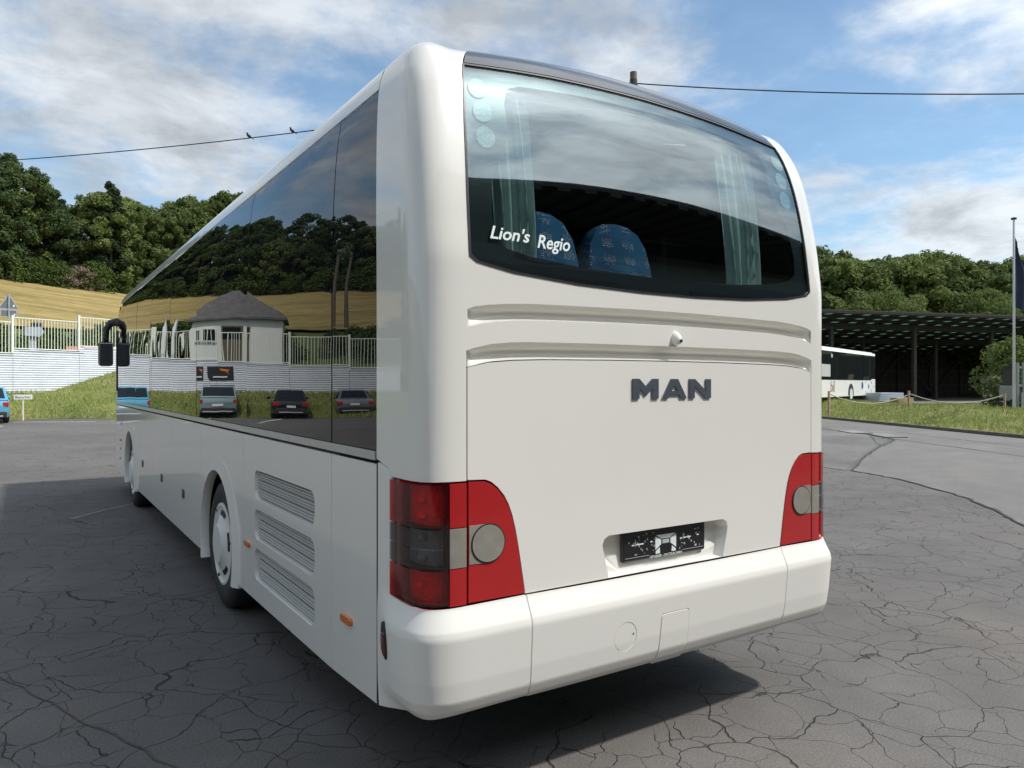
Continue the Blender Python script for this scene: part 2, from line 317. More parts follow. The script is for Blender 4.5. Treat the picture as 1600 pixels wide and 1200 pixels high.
class MB:
    def __init__(s): s.V = []; s.F = []
    def add(s, V, F):
        b = len(s.V); s.V += [tuple(v) for v in V]; s.F += [tuple(i + b for i in f) for f in F]; return s
    def box(s, x0, x1, y0, y1, z0, z1, M=None):
        V = [Vector(p) for p in ((x0, y0, z0), (x1, y0, z0), (x1, y1, z0), (x0, y1, z0), (x0, y0, z1), (x1, y0, z1), (x1, y1, z1), (x0, y1, z1))]
        if M: V = [M @ v for v in V]
        return s.add(V, [(0, 3, 2, 1), (4, 5, 6, 7), (0, 1, 5, 4), (1, 2, 6, 5), (2, 3, 7, 6), (3, 0, 4, 7)])
    def bbox(s, x0, x1, y0, y1, z0, z1, b=.01, M=None):
        """box with chamfered edges"""
        bm = bmesh.new(); bmesh.ops.create_cube(bm, size=1)
        for v in bm.verts: v.co = Vector(((x0 + x1) / 2 + v.co.x * (x1 - x0), (y0 + y1) / 2 + v.co.y * (y1 - y0), (z0 + z1) / 2 + v.co.z * (z1 - z0)))
        bmesh.ops.bevel(bm, geom=list(bm.edges), offset=b, segments=2, affect='EDGES', profile=.5)
        bm.verts.index_update(); V = [(M @ v.co) if M else v.co.copy() for v in bm.verts]; F = [[v.index for v in f.verts] for f in bm.faces]; bm.free()
        return s.add(V, F)
    def tube(s, pts, r, n=8, caps=True):
        pts = [Vector(p) for p in pts]; rs = r if isinstance(r, (list, tuple)) else [r] * len(pts); V = []; F = []
        up = None
        for i, p in enumerate(pts):
            d = (pts[min(i + 1, len(pts) - 1)] - pts[max(i - 1, 0)]).normalized()
            if up is None: up = d.orthogonal().normalized()
            a = (up - d * up.dot(d)).normalized(); up = a; b = d.cross(a)
            for k in range(n): t = 2 * math.pi * k / n; V.append(p + (a * math.cos(t) + b * math.sin(t)) * rs[i])
        for i in range(len(pts) - 1):
            for k in range(n): F.append((i * n + k, i * n + (k + 1) % n, (i + 1) * n + (k + 1) % n, (i + 1) * n + k))
        if caps: F += [tuple(range(n - 1, -1, -1)), tuple(range((len(pts) - 1) * n, len(pts) * n))]
        return s.add(V, F)
    def lathe(s, prof, n=32, axis='X', c=(0, 0, 0)):
        """prof: (along, radius) pairs"""
        V = []; F = []
        for a, r in prof:
            for k in range(n):
                t = 2 * math.pi * k / n; q = (a, r * math.cos(t), r * math.sin(t)) if axis == 'X' else ((r * math.cos(t), a, r * math.sin(t)) if axis == 'Y' else (r * math.cos(t), r * math.sin(t), a))
                V.append((q[0] + c[0], q[1] + c[1], q[2] + c[2]))
        for i in range(len(prof) - 1):
            for k in range(n): F.append((i * n + k, i * n + (k + 1) % n, (i + 1) * n + (k + 1) % n, (i + 1) * n + k))
        return s.add(V, F)
    def prism(s, poly, a0, a1, axis='Y', M=None):
        """extrude a 2D polygon (list of pairs) between a0 and a1 along an axis"""
        n = len(poly); mk = {'X': lambda p, a: (a, p[0], p[1]), 'Y': lambda p, a: (p[0], a, p[1]), 'Z': lambda p, a: (p[0], p[1], a)}[axis]
        V = [Vector(mk(p, a0)) for p in poly] + [Vector(mk(p, a1)) for p in poly]
        if M: V = [M @ v for v in V]
        return s.add(V, [tuple(range(n - 1, -1, -1)), tuple(range(n, 2 * n))] + [(i, (i + 1) % n, n + (i + 1) % n, n + i) for i in range(n)])
    def build(s, name, m, parent=None, smooth=False, local=False):
        o = mesh_obj(name, s.V, s.F, m, None, smooth)
        bm = bmesh.new(); bm.from_mesh(o.data); bmesh.ops.recalc_face_normals(bm, faces=bm.faces); bm.to_mesh(o.data); bm.free()
        if smooth:
            try: o.data.set_sharp_from_angle(angle=R(38))
            except Exception: pass
        if parent:
            if local: link_local(o, parent)
            else: set_parent(o, parent)
        return o

def text_mesh(name, body, size, m, M, parent=None, extrude=.0015, shear=0., offset=0., width=None, align='LEFT'):
    cu = bpy.data.curves.new(name, 'FONT'); cu.body = body; cu.size = size; cu.extrude = extrude; cu.shear = shear; cu.offset = offset; cu.align_x = align; cu.resolution_u = 3
    to = bpy.data.objects.new(name, cu); COL.objects.link(to)
    bpy.context.view_layer.update()
    me = bpy.data.meshes.new_from_object(to.evaluated_get(bpy.context.evaluated_depsgraph_get()))
    COL.objects.unlink(to); bpy.data.objects.remove(to)
    if width and len(me.vertices):
        xs = [v.co.x for v in me.vertices]; k = width / (max(xs) - min(xs)); x0 = min(xs)
        for v in me.vertices: v.co.x = (v.co.x - x0) * k
    me.transform(M); me.materials.clear(); me.materials.append(MAT[m]); me.name = name
    o = bpy.data.objects.new(name, me); COL.objects.link(o)
    if parent: set_parent(o, parent)
    return o
# ------------------------------------------------------------------ SETTING: ground, yard, road, banks, hillside
W0 = np.array([-3.07, 44.78]); WA = R(28); WD = np.array([math.cos(WA), math.sin(WA)]); WN = np.array([-math.sin(WA), math.cos(WA)])   # retaining wall line, WN points uphill
def wpt(a, b=0): p = W0 + WD * a + WN * b; return float(p[0]), float(p[1])
C0 = np.array([23.9, 8.1]); CD = np.array([.504, .864]); CN = np.array([.864, -.504])          # kerb of the right verge
def cpt(a, c): p = C0 + CD * a + CN * c; return float(p[0]), float(p[1])
def sm(x): x = np.clip(x, 0, 1); return x * x * (3 - 2 * x)
def hill(b, a=0): return 3.25 + np.maximum(0, b - 12) * .245 - np.maximum(0, b - 60) * .10 + .012 * np.maximum(0, a) * sm((b - 20) / 40)
def verge_z(c): return .10 + .56 * sm(c / 3.0) - .42 * sm((c - 3.2) / 4.0)
def terrain_z(x, y):
    d = np.stack([x - W0[0], y - W0[1]], -1); b = d @ WN; a = d @ WD
    z = np.where(b > 8.0, hill(b, a) - .25, -.06)
    d2 = np.stack([x - C0[0], y - C0[1]], -1); c = d2 @ CN; al = d2 @ CD
    right = (c > 4.5)
    zr = .30 + np.maximum(0, c - 36) * .36 - np.maximum(0, c - 58) * .36
    z = np.where(right & (b < 12), zr, np.where(right, np.maximum(zr, z * sm((40 - c) / 60)), z))
    return z
def grid(name, xs, ys, fz, m, smooth=True):
    Xg, Yg = np.meshgrid(xs, ys, indexing='ij'); Z = fz(Xg, Yg); V = np.stack([Xg, Yg, Z], -1).reshape(-1, 3); ny = len(ys)
    F = [(i * ny + j, (i + 1) * ny + j, (i + 1) * ny + j + 1, i * ny + j + 1) for i in range(len(xs) - 1) for j in range(ny - 1)]
    o = mesh_obj(name, V, F, m, smooth=smooth); o['kind'] = 'structure'; return o
far = np.concatenate([[-1500, -900, -500], np.arange(-300, 301, 5.0), [500, 900, 1500]])
grid('ground', far, far, terrain_z, 'meadow')
def sheet(name, poly, z, m):
    o = mesh_obj(name, [(x, y, z) for x, y in poly], [tuple(range(len(poly)))], m); o['kind'] = 'structure'; return o
sheet('yard', [(-70, -60), (34, -60), cpt(-70, .05), cpt(-20, .05), cpt(0, .05), cpt(14, .05), cpt(40, .05), wpt(30, -.3), wpt(0, -.3), wpt(-30, -.3), (-70, 20)], 0.0, 'asphalt')
# newer, paler road surface along the right verge, laid up to a curved joint
edge = [(12.6, -14), (7.2, -3.5), (6.8, -1.0), (7.65, 1.46), (8.48, 2.11), (9.55, 3.12), (10.78, 4.83), (11.25, 6.0), (14.4, 7.6), (17.2, 8.9), (19.9, 10.0), (21.2, 11.2), (23.6, 15.2), (25.5, 20), (29.0, 30)]
sheet('road', edge + [cpt(24, .02), cpt(14, .02), cpt(0, .02), cpt(-16, .02), cpt(-30, .02)], .004, 'asphalt_road')
sheet('concrete_apron', [(11.2, 6.1), (14.4, 7.7), (17.2, 9.0), (19.8, 10.1), (21.0, 11.3), (22.9, 14.6), (24.4, 19.5), (18.0, 17.0), (12.0, 9.5)], .008, 'concrete_patch')
mat('joint', (.045, .045, .045), .9); mat('joint_soft', (.095, .082, .078), .9, noise=(30, .4))
def strip(name, pts, w, z, m):
    V = []; F = []
    for i, p in enumerate(pts):
        a = np.array(pts[max(i - 1, 0)]); b = np.array(pts[min(i + 1, len(pts) - 1)]); d = (b - a) / np.linalg.norm(b - a); n = np.array([-d[1], d[0]]); ww = w * random.uniform(.6, 1.4)
        for s in (-1, 1): q = np.array(p) + n * s * ww / 2; V.append((q[0], q[1], z))
    F = [(2 * i, 2 * i + 1, 2 * i + 3, 2 * i + 2) for i in range(len(pts) - 1)]
    o = mesh_obj(name, V, F, m); o['kind'] = 'structure'; return o
def wob(pts, k, amp):
    out = []
    for i in range(len(pts) - 1):
        a = np.array(pts[i]); b = np.array(pts[i + 1])
        for j in range(k): out.append(tuple(a + (b - a) * j / k + rng.normal(0, amp, 2)))
    return out + [pts[-1]]
strip('road_joint', wob(edge[2:13], 8, .02), .045, .012, 'joint')
strip('road_joint', wob([(17.2, 8.9), (20.5, 6.6), (24, 4.6), (28, 2.8)][0:1] + [cpt(1.5, -4.2), cpt(-6, -4.3), cpt(-14, -4.5)], 10, .02), .04, .012, 'joint')
strip('road_joint', wob([cpt(3.5, -2.2), cpt(-4, -2.4), cpt(-12, -2.6)], 10, .02), .03, .012, 'joint')
strip('tar_seam', wob([(-4.6, 6.5), (-2.9, 3.2), (-1.75, .35), (-1.2, -1.0)], 24, .010), .011, .005, 'joint_soft')
mat('line_white', (.62, .62, .58), .8, noise=(4, .3))
strip('painted_line', [(-3.0, 37.9), (-1.6, 37.2), (.2, 36.4)], .16, .006, 'line_white')
for k, (a, b) in enumerate([(-5.2, -8.9), (-8.1, -8.9), (-11.2, -8.9)]): strip('painted_line', [wpt(a, -9.3), wpt(a, -4.2)], .14, .006, 'line_white')
mat('line_worn', (.22, .22, .21), .85, noise=(6, .35))
strip('worn_marking', [(-2.05, 8.35), (-1.62, 8.9), (-1.2, 9.3)], .10, .005, 'line_worn')
# left bank: from the yard up to the foot of the wall
def bank_base(a):
    x = W0[0] + WD[0] * a; return np.interp(x, [-30, -1.4, 2.2, 4.6, 40], [1.25, 1.27, 2.55, 3.5, 3.6])
def bank_depth(a):
    x = W0[0] + WD[0] * a; return 4.3 + (9.2 - 4.3) * sm((x + 3.3) / 1.6)
aa = np.linspace(-24, 26, 101); tt = np.linspace(0, 1, 15)
V = []
nz = rng.normal(0, 1, (101, 15))
for i, a in enumerate(aa):
    B = bank_depth(a); zb = bank_base(a)
    for j, t in enumerate(tt):
        x, y = wpt(a, -B * (1 - t)); z = .012 + zb * (t ** .85 if B > 6 else sm(t) * .6 + t * .4) + (.035 * nz[i, j] * min(1, 4 * t * (1 - t)))
        V.append((x, y, z))
F = [(i * 15 + j, (i + 1) * 15 + j, (i + 1) * 15 + j + 1, i * 15 + j + 1) for i in range(100) for j in range(14)]
lb = mesh_obj('grass_bank', V, F, 'grass_soil', smooth=True); lb['kind'] = 'structure'
LB = np.array(V).reshape(101, 15, 3)
# right verge with kerb
al = np.linspace(-22, 34, 113); cc = np.linspace(0, 9, 25); V = []
nz = rng.normal(0, 1, (113, 25))
for i, a in enumerate(al):
    for j, c in enumerate(cc):
        x, y = cpt(a, c + .12); lowr = 1 - .35 * sm((-a - 2) / 8)
        V.append((x, y, .02 + verge_z(c) * lowr + .03 * nz[i, j] * (0 < j < 24) + .10 * math.sin(a * .55 + c) * sm(c / 2) * sm((9 - c) / 3)))
F = [(i * 25 + j, (i + 1) * 25 + j, (i + 1) * 25 + j + 1, i * 25 + j + 1) for i in range(112) for j in range(24)]
rv = mesh_obj('grass_verge', V, [f[::-1] for f in F], 'grass_soil', smooth=True); rv['kind'] = 'structure'
RV = np.array(V).reshape(113, 25, 3)
mat('kerb_stone', (.12, .105, .09), .85, noise=(5, .35), bump=(30, .4, .01))
kerb = empty('kerb', (*cpt(0, .06), 0)); kerb['kind'] = 'structure'
kb = None
for k in range(-20, 30):
    if kb is None: kb = MB().bbox(-.49, .49, -.06, .06, -.1, .115, .012).build('kerb_block', 'kerb_stone'); o = kb
    else: o = kb.copy(); COL.objects.link(o)
    x, y = cpt(k * 1.0 + .5, .06); o.location = (x, y, random.uniform(-.006, .006)); o.rotation_euler = (0, 0, math.atan2(CD[1], CD[0]) + random.uniform(-.004, .004)); set_parent(o, kerb)
# field on the slope
def field():
    bs = np.linspace(26, 57, 20); as_ = np.linspace(-60, 120, 91); V = []
    for a in as_:
        for b in bs:
            e = 1.5 * math.sin(a * .08); x, y = wpt(a, b + e * (b > 50)); z = float(terrain_z(np.array(x), np.array(y)))
            V.append((x, y, float(hill(np.array(b + e * (b > 50)), np.array(a))) + .06))
    F = [(i * 20 + j, (i + 1) * 20 + j, (i + 1) * 20 + j + 1, i * 20 + j + 1) for i in range(90) for j in range(19)]
    o = mesh_obj('stubble_field', V, F, 'stubble', smooth=True); o['kind'] = 'structure'
field()

def terrace():
    aa = np.linspace(-26, 48, 75); bb = np.concatenate([[.13], np.linspace(1, 16, 16)]); V = []
    for a in aa:
        for b in bb:
            w = float(np.interp(a, [-21, -17.75, -3.55, 0, 3.55, 7.1, 14], [2.3, 2.45, 3.1, 3.4, 3.65, 3.85, 4.0])); t = float(sm((b - 1) / 13)); x, y = wpt(a, b); V.append((x, y, w * (1 - t) + float(hill(np.array(b), np.array(a))) * t + .02))
    n = len(bb); F = [(i * n + j, (i + 1) * n + j, (i + 1) * n + j + 1, i * n + j + 1) for i in range(len(aa) - 1) for j in range(n - 1)]
    o = mesh_obj('terrace', V, F, 'meadow', smooth=True); o['kind'] = 'structure'
terrace()
# ------------------------------------------------------------------ grass (uncountable)
leaf_mat('grass_blade', (.15, .22, .05), (.46, .44, .17), .3)
def blades(name, P, label, hmin=.08, hmax=.24, w=.022):
    n = len(P); ang = rng.uniform(0, 2 * math.pi, n); h = rng.uniform(hmin, hmax, n); lean = rng.normal(0, .35, (n, 2)) * h[:, None]
    dx = np.cos(ang) * w; dy = np.sin(ang) * w
    V = np.empty((n, 3, 3)); V[:, 0] = P + np.stack([-dx, -dy, -.02 + 0 * h], -1); V[:, 1] = P + np.stack([dx, dy, -.02 + 0 * h], -1); V[:, 2] = P + np.stack([lean[:, 0], lean[:, 1], h], -1)
    me = bpy.data.meshes.new(name); me.vertices.add(3 * n); me.vertices.foreach_set('co', V.ravel()); me.loops.add(3 * n); me.loops.foreach_set('vertex_index', np.arange(3 * n, dtype=np.int32))
    me.polygons.add(n); me.polygons.foreach_set('loop_start', np.arange(0, 3 * n, 3, dtype=np.int32)); me.polygons.foreach_set('loop_total', np.full(n, 3, np.int32))
    clump = .5 + .5 * np.sin(P[:, 0] * 1.3 + 2 * np.sin(P[:, 1] * .7)) * np.sin(P[:, 1] * 1.1 + 1.5 * np.sin(P[:, 0] * .9))
    at = me.attributes.new('tint', 'FLOAT', 'FACE'); at.data.foreach_set('value', np.clip(.55 * clump + rng.uniform(-.15, .5, n), 0, 1).astype(np.float32))
    me.materials.append(MAT['grass_blade']); me.update()
    o = bpy.data.objects.new(name, me); COL.objects.link(o); tag(o, label, 'grass', kind='stuff')
def scatter(Gd, n, i0, i1):
    i = rng.uniform(i0, i1, n); j = rng.uniform(.1, Gd.shape[1] - 1.01, n); ii = i.astype(int); jj = j.astype(int); fi = (i - ii)[:, None]; fj = (j - jj)[:, None]
    return Gd[ii, jj] * (1 - fi) * (1 - fj) + Gd[ii + 1, jj] * fi * (1 - fj) + Gd[ii, jj + 1] * (1 - fi) * fj + Gd[ii + 1, jj + 1] * fi * fj
blades('grass', scatter(LB, 26000, 6, 74), 'rough green grass on the bank below the white corrugated wall')
blades('grass', scatter(RV, 34000, 24, 98), 'sunlit patchy grass on the verge beyond the kerb', .06, .2, .02)

# ------------------------------------------------------------------ trees
leaf_mat('leaf_dark', (.05, .082, .034), (.105, .145, .05), .35); leaf_mat('leaf_mid', (.075, .112, .036), (.15, .185, .058), .35); leaf_mat('leaf_light', (.105, .15, .042), (.20, .235, .075), .35); leaf_mat('leaf_pine', (.024, .044, .022), (.055, .078, .032))
leaf_mat('leaf_hedge', (.05, .085, .02), (.11, .15, .04)); leaf_mat('leaf_dry', (.16, .11, .08), (.26, .2, .15), .1)
mat('bark', (.09, .07, .055), .9, noise=(8, .3), bump=(20, .6, .02))
def leaf_mesh(name, C, Rd, per, size, m, flat=.0, seed=0):
    g = np.random.default_rng(seed); k = len(C); n = k * per
    d = g.normal(0, 1, (n, 3)); d /= np.linalg.norm(d, axis=1, keepdims=True); rad = g.uniform(.25, 1, n) ** .5
    cen = np.repeat(C, per, 0) + d * (rad * np.repeat(Rd, per))[:, None] * np.array([1, 1, .8])
    nrm = d + g.normal(0, .7, (n, 3)) + np.array([0, 0, .35]); nrm /= np.linalg.norm(nrm, axis=1, keepdims=True)
    t = np.cross(nrm, g.normal(0, 1, (n, 3))); t /= np.linalg.norm(t, axis=1, keepdims=True); b = np.cross(nrm, t); sz = g.uniform(.6, 1.3, n) * size
    V = np.empty((n, 4, 3)); V[:, 0] = cen - t * sz[:, None] ; V[:, 1] = cen - b * (sz * .55)[:, None]; V[:, 2] = cen + t * sz[:, None]; V[:, 3] = cen + b * (sz * .55)[:, None]
    me = bpy.data.meshes.new(name); me.vertices.add(4 * n); me.vertices.foreach_set('co', V.ravel()); me.loops.add(4 * n); me.loops.foreach_set('vertex_index', np.arange(4 * n, dtype=np.int32))
    me.polygons.add(n); me.polygons.foreach_set('loop_start', np.arange(0, 4 * n, 4, dtype=np.int32)); me.polygons.foreach_set('loop_total', np.full(n, 4, np.int32))
    tint = np.repeat(g.uniform(0, .6, k), per) + g.uniform(-.1, .4, n)
    at = me.attributes.new('tint', 'FLOAT', 'FACE'); at.data.foreach_set('value', np.clip(tint, 0, 1).astype(np.float32)); me.materials.append(MAT[m]); me.update()
    return me
def crown_pts(g, h0, h1, r, k, shape):
    out = []; rd = []
    while len(out) < k:
        u = g.uniform(0, 1); z = h0 + (h1 - h0) * u
        if shape == 'round': rr = r * math.sqrt(max(0, 1 - (2 * u - .85) ** 2 / 1.35))
        elif shape == 'pine': rr = r * (1 - u) ** .75 * (.55 + .45 * abs(math.sin(u * 19))) + .25
        elif shape == 'dome': rr = r * math.sqrt(max(0, 1 - u * u))
        else: rr = r * (1 - .7 * u ** 3) * (.7 + .3 * math.sin(u * 3))
        a = g.uniform(0, 2 * math.pi); lob = 1 + .22 * math.sin(3 * a + u * 4) + .12 * math.sin(7 * a + 9 * u)
        q = rr * lob * g.uniform(.35, 1) ** .45; out.append((q * math.cos(a), q * math.sin(a), z)); rd.append(g.uniform(.07, .15) * r + .35)
    return np.array(out), np.array(rd)
def make_tree(kind, m, h, r, shape, seed, k=70, per=90, size=.26, h0=.12):
    g = np.random.default_rng(seed); C, Rd = crown_pts(g, h * h0, h * .94, r, k, shape)
    t = empty(kind)
    mb = MB(); mb.tube([(0, 0, -.6), (.05, 0, h * .25), (-.06, .08, h * .5), (.05, -.05, h * .85)], [.03 * h * .55, .022 * h * .55, .014 * h * .55, .03], 8)
    for i in range(9):
        c = C[g.integers(0, len(C))]; z0 = max(h * .1, c[2] * .6); mb.tube([(0, 0, z0), tuple(c * np.array([.5, .5, 1]) * np.array([1, 1, .92])), tuple(c)], [.07, .05, .02], 5)
    mb.build('trunk', 'bark', t, True, local=True)
    o = bpy.data.objects.new('crown', leaf_mesh('crown', C, Rd, per, size, m, seed=seed + 50)); COL.objects.link(o); o.parent = t
    return t
PROTO = {}
PROTO['oak'] = make_tree('broadleaf_tree', 'leaf_mid', 13, 4.4, 'round', 1, 105, 150, .20, .06)
PROTO['ash'] = make_tree('broadleaf_tree', 'leaf_dark', 16, 4.8, 'round', 2, 120, 150, .21, .05)
PROTO['lime'] = make_tree('broadleaf_tree', 'leaf_light', 12, 3.9, 'round', 3, 95, 150, .19, .06)
PROTO['birch'] = make_tree('broadleaf_tree', 'leaf_mid', 14, 3.2, 'tall', 4, 85, 140, .19, .08)
PROTO['pine'] = make_tree('pine_tree', 'leaf_pine', 16, 3.2, 'pine', 5, 100, 120, .2, .22)
PROTO['dome'] = make_tree('spreading_tree', 'leaf_light', 8.0, 6.2, 'dome', 6, 130, 170, .14, .08)
PROTO['shrub'] = make_tree('shrub', 'leaf_hedge', 1.9, 1.15, 'dome', 7, 45, 80, .085, .02)
PROTO['bush'] = make_tree('bush', 'leaf_light', 3.4, 1.5, 'round', 8, 60, 110, .085, .05)
used = set()
def place(kind, x, y, z, sc, label, cat, group=None, rz=None, sxy=None):
    p = PROTO[kind]
    o = p if kind not in used else copy_tree(p)
    used.add(kind); o.location = (x, y, z); o.rotation_euler = (0, 0, random.uniform(0, 6.28) if rz is None else rz); s2 = sxy or sc; o.scale = (s2, s2, sc)
    for k in ('label', 'category', 'group'):
        if k in o: del o[k]
    tag(o, label, cat, group); return o
FLAB = {'oak': 'mid green broadleaf tree in the wood above the stubble field', 'ash': 'dark green broadleaf tree in the wood above the stubble field', 'lime': 'yellowish green broadleaf tree in the wood above the stubble field', 'birch': 'slender green tree in the wood above the stubble field', 'pine': 'dark pine among the broadleaf trees above the stubble field'}
def hillz(a, b): return float(hill(np.array(b), np.array(a)))
r5 = random.Random(11)
for row, (b, n) in enumerate(((59, 26), (63.5, 24), (69, 22))):
    for i in range(n):
        a = -30 + 122 * (i + r5.uniform(.2, .8)) / n; bb = b + r5.uniform(-1.2, 1.5); kind = r5.choice(('oak', 'ash', 'ash', 'lime', 'birch', 'oak', 'pine')); x, y = wpt(a, bb)
        sc = r5.uniform(.72, .92) + .05 * row
        if 18 < a < 33: kind = 'ash'; sc = r5.uniform(1.0, 1.12)
        elif 33 <= a < 50: sc *= .86
        if a > 50: kind = 'lime' if r5.random() < .6 else 'oak'; sc = r5.uniform(.95, 1.15)
        dx, dy = x + 2.546, y + 2.714; D = .5477 * dx + .8367 * dy; u = 800 + 1163.4 * (.8367 * dx - .5477 * dy) / D; z0 = hillz(a, bb) - .3
        if -60 < u < 460:
            vt = float(np.interp(u, [0, 38, 55, 90, 125, 150, 190, 215, 240, 262, 290, 330, 400], [238, 252, 285, 305, 312, 303, 305, 315, 330, 322, 303, 308, 290])) + r5.uniform(-2, 16)
            sc = min(1.5, max(.6, (1.732 + (600 - vt) * D / 1163.4 - z0) / {'oak': 12.6, 'ash': 15.4, 'lime': 11.6, 'birch': 13.6, 'pine': 15.6}[kind]))
        place(kind, x, y, z0, sc, FLAB[kind], 'tree', 'wood above the field: ' + kind + ' trees')
x, y = wpt(42.3, 57.0); place('pine', x, y, hillz(42.3, 57.0) - .2, .99, 'tall dark pine standing out above the wood edge beside the field', 'tree')
for i in range(34):
    a = -30 + 120 * (i + r5.random()) / 34; b = 56 + r5.uniform(-.8, 1.2); x, y = wpt(a, b); place('shrub', x, y, hillz(a, b) - .2, r5.uniform(1.2, 2.1), 'low shrub along the foot of the wood', 'shrub', 'shrubs at the wood edge')
x, y = wpt(36.5, 55.2)
dry = make_tree('dry_bush', 'leaf_dry', 3.0, 2.4, 'dome', 31, 40, 60, .12, .0); dry.location = (x, y, hillz(36.5, 55.2) - .1); tag(dry, 'heap of dry brown brushwood at the corner of the field', 'brushwood')
for i in range(30):
    a = -34 + 62 * (i + r5.random() * .8) / 30; b = 13.5 + r5.uniform(-1.2, 1.8); x, y = wpt(a, b); place('shrub', x, y, hillz(a, b) - .1, r5.uniform(1.0, 1.5), 'green bramble shrub in the hedge behind the white fence', 'shrub', 'hedge between fence and field')
for a, b, s in ((-19, 17, 1.4), (-24, 19, 1.7), (-27, 15, 1.5)): x, y = wpt(a, b); place('bush', x, y, hillz(a, b), s, 'tall bush beside the two timber poles mirrored in the side windows', 'bush', 'bushes beside the poles')
RL = {'oak': 'mid green tree on the wooded slope behind the timber shelter', 'ash': 'dark green tree on the wooded slope behind the timber shelter', 'lime': 'light green tree on the wooded slope behind the timber shelter'}
for row, (D, n, s0) in enumerate(((92, 10, .8), (102, 11, .88), (114, 11, .96))):
    for i in range(n):
        u = 1235 + 420 * (i + r5.uniform(.15, .85)) / n; lat = (u - 800) / 1163.4 * D
        x = -2.546 + .5477 * D + .8367 * lat; y = -2.714 + .8367 * D - .5477 * lat; kind = r5.choice(('oak', 'ash', 'lime', 'oak')); z = float(terrain_z(np.array(x), np.array(y)))
        vt = float(np.interp(u, [1280, 1340, 1400, 1440, 1500, 1560, 1600], [383, 396, 400, 386, 398, 404, 392])) + r5.uniform(-3, 14) + (8 if row == 0 else 0)
        place(kind, x, y, z - .4, min(1.7, max(.6, (1.732 + (600 - vt) * D / 1163.4 - z) / {'oak': 12.6, 'ash': 15.4, 'lime': 11.6}[kind])), RL[kind], 'tree', 'wooded slope on the right: ' + kind + ' trees')
def atD(u, D, z=None): lat = (u - 800) / 1163.4 * D; x = -2.546 + .5477 * D + .8367 * lat; y = -2.714 + .8367 * D - .5477 * lat; return x, y
x, y = atD(1378, 84); place('dome', x, y, 2.6, 1.2, 'wide light green domed tree behind the shelter, left of the far flag', 'tree', sxy=.95)
x, y = atD(1536, 86); place('dome', x, y, 2.6, 1.25, 'wide light green domed tree behind the shelter, right of the far flag', 'tree', sxy=.95)
for i in range(9):
    x, y = atD(1270 + i * 42, 80 + (i % 3)); place('shrub', x, y, 4.5 - .4, 2.6, 'scrubby bush showing above the shelter roof', 'shrub', 'scrub above the shelter roof')
x, y = atD(1582, 46); place('bush', x, y, .3, 1.25, 'light green leafy bush beside the silver flagpole', 'bush')
# ------------------------------------------------------------------ THE COACH
# plan outline of the body at sill height: closed polyline, s = arc length from the rear centre (left side negative)
HW = 1.283; YR = -.172; YF = 11.55; SX = 1.0; RB = .28; EXP = 4.8
def _outline():
    P = []
    for x in np.linspace(0, SX, 21)[:-1]: P.append((x, YR))
    for th in np.linspace(math.pi / 2, 0, 61):
        P.append((SX + (HW - SX) * max(math.cos(th), 0) ** (2 / EXP), (YR + RB) - RB * max(math.sin(th), 0) ** (2 / EXP)))
    for y in np.arange(YR + RB + .1, YF - .5, .1): P.append((HW, y))
    for th in np.linspace(0, math.pi / 2, 31): P.append((HW - .45 + .45 * max(math.cos(th), 0) ** (2 / 2.6), YF - .45 + .45 * max(math.sin(th), 0) ** (2 / 2.6)))
    for x in np.linspace(HW - .45, 0, 9)[1:]: P.append((x, YF))
    P = np.array(P)
    bow = np.where(P[:, 1] < 0.05, -.008 * np.clip(1 - (P[:, 0] / 1.26) ** 2, 0, 1), 0); P[:, 1] += bow
    d = np.hypot(*np.diff(P, axis=0).T); keep = np.concatenate([[True], d > 1e-6]); P = P[keep]
    s = np.concatenate([[0], np.cumsum(np.hypot(*np.diff(P, axis=0).T))])
    return P, s
OP, OS = _outline()
SMAX = OS[-1]
def s_of_x(x):      # on the rear face
    i = np.argmax(OP[:, 0] >= HW - .002); v = float(np.interp(abs(x), OP[:i + 1, 0], OS[:i + 1])); return math.copysign(v, x)
def s_of_y(y, side=-1):
    i0 = np.argmax(OP[:, 0] >= HW - .002); i1 = np.argmax(OP[:, 1] > YF - .44)
    return side * float(OS[i0] + (y - OP[i0, 1]))
_T = np.array([[0, 0, 0, 0], [2.2, 2.2, 0, 0], [2.4, 2.4, .003, .018], [2.6, 2.6, .010, .046], [2.8, 2.8, .022, .086], [2.95, 2.95, .038, .13], [3.03, 3.03, .052, .165], [3.08, 3.075, .066, .19],
               [3.14, 3.126, .09, .228], [3.20, 3.168, .128, .285], [3.27, 3.202, .19, .375], [3.36, 3.228, .29, .52], [3.5, 3.246, .46, .75]])
def _pch(x, col):
    X = _T[:, 0]; Y = _T[:, col]; h = np.diff(X); d = np.diff(Y) / h; m = np.zeros(len(X)); m[0] = d[0]; m[-1] = d[-1]
    for i in range(1, len(X) - 1): m[i] = 0 if d[i - 1] * d[i] <= 0 else 2 * d[i - 1] * d[i] / (d[i - 1] + d[i])
    i = np.clip(np.searchsorted(X, x) - 1, 0, len(h) - 1); t = (x - X[i]) / h[i]; t2 = t * t; t3 = t2 * t
    return (2 * t3 - 3 * t2 + 1) * Y[i] + (t3 - 2 * t2 + t) * h[i] * m[i] + (-2 * t3 + 3 * t2) * Y[i + 1] + (t3 - t2) * h[i] * m[i + 1]
